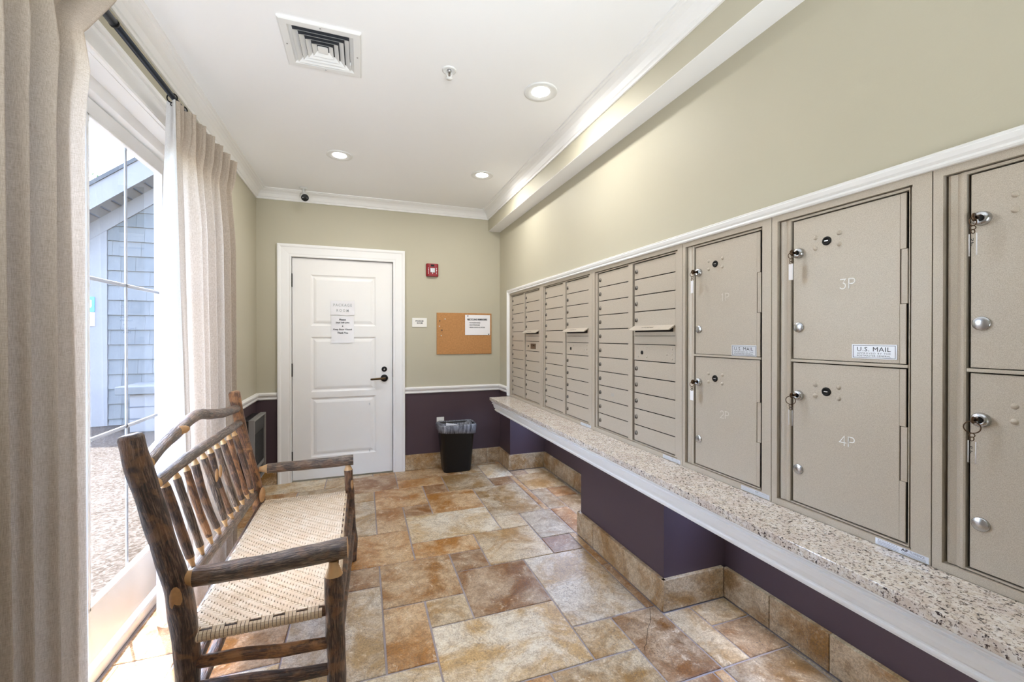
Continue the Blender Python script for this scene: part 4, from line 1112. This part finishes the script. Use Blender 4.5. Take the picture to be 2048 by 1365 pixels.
# back rails
pole('crest_rail', [(-.655, 1.665, .972), (-.657, 1.78, 1.006), (-.660, 1.92, 1.024), (-.662, 2.05, 1.042), (-.662, 2.15, 1.045), (-.662, 2.28, 1.022), (-.662, 2.45, .998), (-.662, 2.705, .978)],
     [.023, .024, .024, .022, .022, .023, .023, .022], 'barkgrey', tenon0=.04, knots=[((-.640, 1.90, 1.028), (1, -.45, .35), .035, .016)])
pole('back_rail', [(-.632, 1.66, .905), (-.642, 1.9, .907), (-.645, 2.2, .905), (-.645, 2.5, .902), (-.648, 2.70, .898)], [.020, .0215, .021, .020, .018], 'barkgrey', tenon0=.04)
pole('back_rail', [(-.568, 1.66, .548), (-.572, 1.9, .530), (-.574, 2.2, .512), (-.577, 2.5, .500), (-.578, 2.715, .492)], [.020, .023, .024, .024, .022], 'barkgrey', tenon0=.035, tenon1=.02)
# spindles
ty = [1.762+.0911*i for i in range(10)]
for i, y in enumerate(ty):
    f = i/9; yt = y+rb.uniform(-.004, .004); yb = 1.790+.0955*i+rb.uniform(-.004, .004)
    r = rb.uniform(.0125, .0150); bow = rb.uniform(-.010, .010)
    zt, zb_ = .905-.006*f-.042, .550-.05*f+.044
    top = Vector((-.640, yt, zt)); bot = Vector((-.580, yb, zb_)); mid = (top+bot)/2+Vector((bow*.6, bow, 0))
    kn = [((mid.x+r*.7, mid.y-r*.6, mid.z+.06), (1, -.8, 0), .008, .03)] if i in (4, 5) else ()
    pole('spindle', [top, top.lerp(mid, .5)+Vector((0, bow*.3, 0)), mid, bot.lerp(mid, .5)+Vector((0, bow*.5, 0)), bot], [r*.97, r, r*1.04, r, r*.95],
         ['bark', 'barkgrey', 'barkorange', 'bark', 'barkgrey', 'bark', 'barkgrey', 'bark', 'barkorange', 'bark'][i], .034, .036, 4, 12, kn)
# stretchers
for (a, b, r) in (((-.508, 1.60, .338), (-.118, 1.594, .312), .019), ((-.505, 1.60, .255), (-.112, 1.594, .218), .019), ((-.525, 2.735, .335), (-.10, 2.762, .32), .018), ((-.525, 2.735, .24), (-.095, 2.762, .225), .018),
                  ((-.530, 1.64, .290), (-.552, 2.70, .290), .021), ((-.530, 1.64, .178), (-.552, 2.70, .165), .021), ((-.092, 1.63, .345), (-.072, 2.735, .315), .019), ((-.090, 1.63, .255), (-.066, 2.735, .185), .019)):
    a, b = Vector(a), Vector(b); pole('stretcher', [a, a.lerp(b, .33)+Vector((0, 0, .004)), a.lerp(b, .66)-Vector((0, 0, .003)), b], [r*.95, r, r*1.05, r*.95], rb.choice(['bark', 'barkorange', 'bark']), .028, .028)
# woven seat: two sets of flat splints, three over three under, wrapped round the rails
sx0, sx1, sy0, sy1, sz = -.540, -.088, 1.588, 2.745, .440
pit = .0116; nx = int((sx1-sx0-.02)/pit); ny = int((sy1-sy0-.02)/pit)
X0, Y0 = sx0+((sx1-sx0)-nx*pit)/2, sy0+((sy1-sy0)-ny*pit)/2
post_r = .036
def sag(x, y):
    return -.010*sin(pi*(x-sx0)/(sx1-sx0))*sin(pi*(y-sy0)/(sy1-sy0))
def over(i, j): return ((i+j) % 6) < 3
hz = .0040; R_ = .019
def blocked(x, y): return any((x-px)**2+(y-py)**2 < post_r**2 for px, py in ((-.535, 1.60), (-.556, 2.735), (-.094, 1.592), (-.078, 2.765)))
def strip(mb, C, side, w):
    P = [[c-side*w/2 for c in C], [c+side*w/2 for c in C]]
    mb.grid(P, False)
mb = MB(); sv = random.Random(2)
for i in range(nx):                      # splints running along the bench, wrapping over its two ends
    x = X0+(i+.5)*pit; C = []
    endc = 7 if not blocked(x, sy0-.0) and -.505 < x < -.122 else 0
    for a in range(endc): th = pi*.95*(1-a/7); C.append(Vector((x, sy0+.012-R_*sin(th)*1.0, sz-R_+R_*cos(th))))
    for j in range(ny):
        for q in (-.36, .36): y = Y0+(j+.5+q)*pit; C.append(Vector((x, y, sz+sag(x, y)+(hz if over(i, j) else -hz))))
    for a in range(endc): th = pi*.95*(a+1)/7; C.append(Vector((x, sy1-.012+R_*sin(th), sz-R_+R_*cos(th))))
    strip(mb, C, Vector((1, 0, 0)), pit*.87)
sA = tag(mb.build('seat_weave', 'splint', B, None, False), 'pale splints running along the seat and over its ends', kind='stuff')
mb = MB()
for j in range(ny):                      # splints running front to back, wrapping over front and back rails
    y = Y0+(j+.5)*pit; C = []
    endc = 7 if 1.635 < y < 2.70 else 0
    for a in range(endc): th = pi*.95*(1-a/7); C.append(Vector((sx0+.012-R_*sin(th), y, sz-R_+R_*cos(th))))
    for i in range(nx):
        for q in (-.36, .36): x = X0+(i+.5+q)*pit; C.append(Vector((x, y, sz+sag(x, y)+(-hz if over(i, j) else hz))))
    for a in range(endc): th = pi*.95*(a+1)/7; C.append(Vector((sx1-.012+R_*sin(th), y, sz-R_+R_*cos(th))))
    strip(mb, C, Vector((0, 1, 0)), pit*.87)
tag(mb.build('seat_weave', 'splint', B, None, False), 'pale splints running front to back and over the rails', kind='stuff')
for a, b in (((-.515, 1.60, sz-R_), (-.115, 1.60, sz-R_)), ((-.53, 2.735, sz-R_), (-.10, 2.745, sz-R_)), ((-.530, 1.62, sz-R_), (-.545, 2.72, sz-R_)), ((-.100, 1.62, sz-R_), (-.092, 2.74, sz-R_))):
    MB().tube([a, b], .0165, 12).build('seat_rail', 'bark', B)
MB().tube([(-.069-.012+R_*sin(t_)*1.04-.007, 2.085, sz-R_+R_*cos(t_)*1.05) for t_ in [pi*k/8*.9 for k in range(9)]], .004, 6).build('splint_joint', 'bark', B)

# ------------------------------------------------------------------ outside
mb = MB(); mb.box(-16, -1.13, -10, 20, -.2, -.08); mb.box(-1.13, 16, -10, YB-.15, -.2, -.08); struct('ground', mb, 'gravel', 'pale exposed aggregate paving outside the glazed doors')
HY = 8.7
hs = thing('neighbour_house', (-2.6, HY, -.08), 'grey shingled gabled house outside beyond the glazed doors', 'house')
ROOF = lambda x: 3.20+.80*(x+3.98)       # underside of the frieze on the gable wall
xr_ = -1.2; xl_ = -4.28
mb = MB()
prof = [(xl_, -.08), (2*xr_-xl_, -.08), (2*xr_-xl_, ROOF(xl_)+.45), (xr_, ROOF(xr_)+.45), (xl_, ROOF(xl_)+.45)]
lo = [mb.bm.verts.new((x, HY, z)) for x, z in prof]; hi = [mb.bm.verts.new((x, HY+6, z)) for x, z in prof]
mb.face(lo); mb.face(hi)
for i in range(5): mb.face([lo[i], lo[(i+1) % 5], hi[(i+1) % 5], hi[i]])
mb.build('house_wall', 'housegrey', hs)
for s_ in (0, 1):                                             # roof slabs, rake boards, soffits, friezes
    mx = (lambda x: x) if s_ == 0 else (lambda x: 2*xr_-x)
    a, b = xl_-.35, xr_
    def beam(name, y0, y1, zo0, zo1, mat):
        mb = MB(); P = [(mx(a), ROOF(a)+zo0), (mx(b), ROOF(b)+zo0), (mx(b), ROOF(b)+zo1), (mx(a), ROOF(a)+zo1)]
        lo = [mb.bm.verts.new((x, y0, z)) for x, z in P]; hi = [mb.bm.verts.new((x, y1, z)) for x, z in P]
        mb.face(lo); mb.face(hi)
        for i in range(4): mb.face([lo[i], lo[(i+1) % 4], hi[(i+1) % 4], hi[i]])
        return mb.build(name, mat, hs)
    beam('roof_slab', HY-.42, HY+6.1, .49, .56, 'roofing')
    beam('rake_board', HY-.40, HY-.36, .13, .49, 'housegrey')
    so_ = beam('soffit', HY-.37, HY, .13, .16, 'housegrey')
    beam('frieze_board', HY-.035, HY, -.13, .14, 'housegrey')
    if s_ == 0:
        for k in range(22):
            x = -4.3+k*.14; mb = MB(); mb.box(x, x+.02, HY-.33, HY-.06, ROOF(x)+.126, ROOF(x)+.146); mb.build('soffit_vent', 'ventdark', so_)
MB().box(-4.30, -3.93, HY-.03, HY, -.08, 3.4).build('corner_board', 'housegrey', hs)
shm = {}
EX = .2435
for r in range(-1, 22):
    z1 = .03+EX*(r+1); x = -3.93-(rt.random()*.2 if True else 0)
    while x < -1.3:
        w_ = rt.choice([.20, .26, .32, .38]); xa = max(x, -3.925); xb = min(x+w_, -1.25)
        zt_ = min(z1, ROOF(xa)+.02)
        zb_ = z1-EX
        if xb-xa > .03 and zt_ > zb_+.04 and zb_ > -.3:
            mb = MB(); zb2 = max(zb_, -.075)
            V = [(xa+.0015, HY-.004, zt_), (xb-.0015, HY-.004, min(z1, ROOF(xb)+.02)), (xb-.0015, HY-.024, zb2), (xa+.0015, HY-.024, zb2)]
            F_ = [mb.bm.verts.new(p) for p in V]; K = [mb.bm.verts.new((p[0], HY, p[2])) for p in V]
            mb.face(F_)
            for i in range(4): mb.face([F_[i], F_[(i+1) % 4], K[(i+1) % 4], K[i]])
            mb.build('wall_shingle', 'shingle', hs)
        x += w_
sg = MB().box(-4.34, -4.085, HY-.045, HY-.03, 1.78, 2.02, .004).build('blue_sign', 'signblue', hs)
mb = MB(); text_into(mb, 'eJ', .16, .13, (-4.20, HY-.047, 1.90), BW, .02); mb.build('sign_letters', 'paper', sg)
MB().box(-4.34, -4.085, HY-.045, HY-.03, 1.55, 1.77, .004).build('white_sign', 'paper', hs)
ub = thing('utility_box', (-2.75, 8.1, -.08), 'low grey box with overhanging lid standing against the house outside', 'box')
MB().box(-3.34, -2.2, 7.95, 8.62, -.08, .50, .01).build('box_body', 'housegrey', ub)
MB().box(-3.50, -2.1, 7.90, 8.66, .50, .62, .01).build('box_lid', 'shingle', ub)
for z in (.12, .30):
    mb = MB(); mb.box(-3.345, -2.2, 7.944, 7.952, z, z+.012); mb.build('board_joint', 'ventdark', ub)
tr = thing('garden_tree', (-6.5, 13.6, -.08), 'leafy tree top showing just above the house roof outside', 'tree')
mb = MB(); mb.tube([(-6.5, 13.6, -.08), (-6.45, 13.6, 2.5), (-6.4, 13.5, 4.6)], [.12, .09, .04], 8)
for k in range(10):
    a = k*.7; z = 3.0+.2*k; mb.tube([(-6.45, 13.6, z), (-6.45+.9*cos(a), 13.6+.9*sin(a), z+.5)], [.03, .008], 6)
mb.build('trunk', 'twig', tr)
mb = MB(); rl = random.Random(9)
for k in range(900):
    a, b, r = rl.uniform(0, 2*pi), rl.uniform(-.6, 1.2), rl.uniform(.4, 1.25)
    p = Vector((-6.42+r*cos(a)*cos(b), 13.55+r*sin(a)*cos(b), 4.35+r*sin(b))); d = Vector((rl.uniform(-1, 1), rl.uniform(-1, 1), rl.uniform(-1, 1))).normalized()*.07; e = d.orthogonal().normalized()*.03
    mb.poly([p-d, p+e, p+d, p-e])
tag(mb.build('foliage', 'leaf', tr, None, False), kind='stuff')
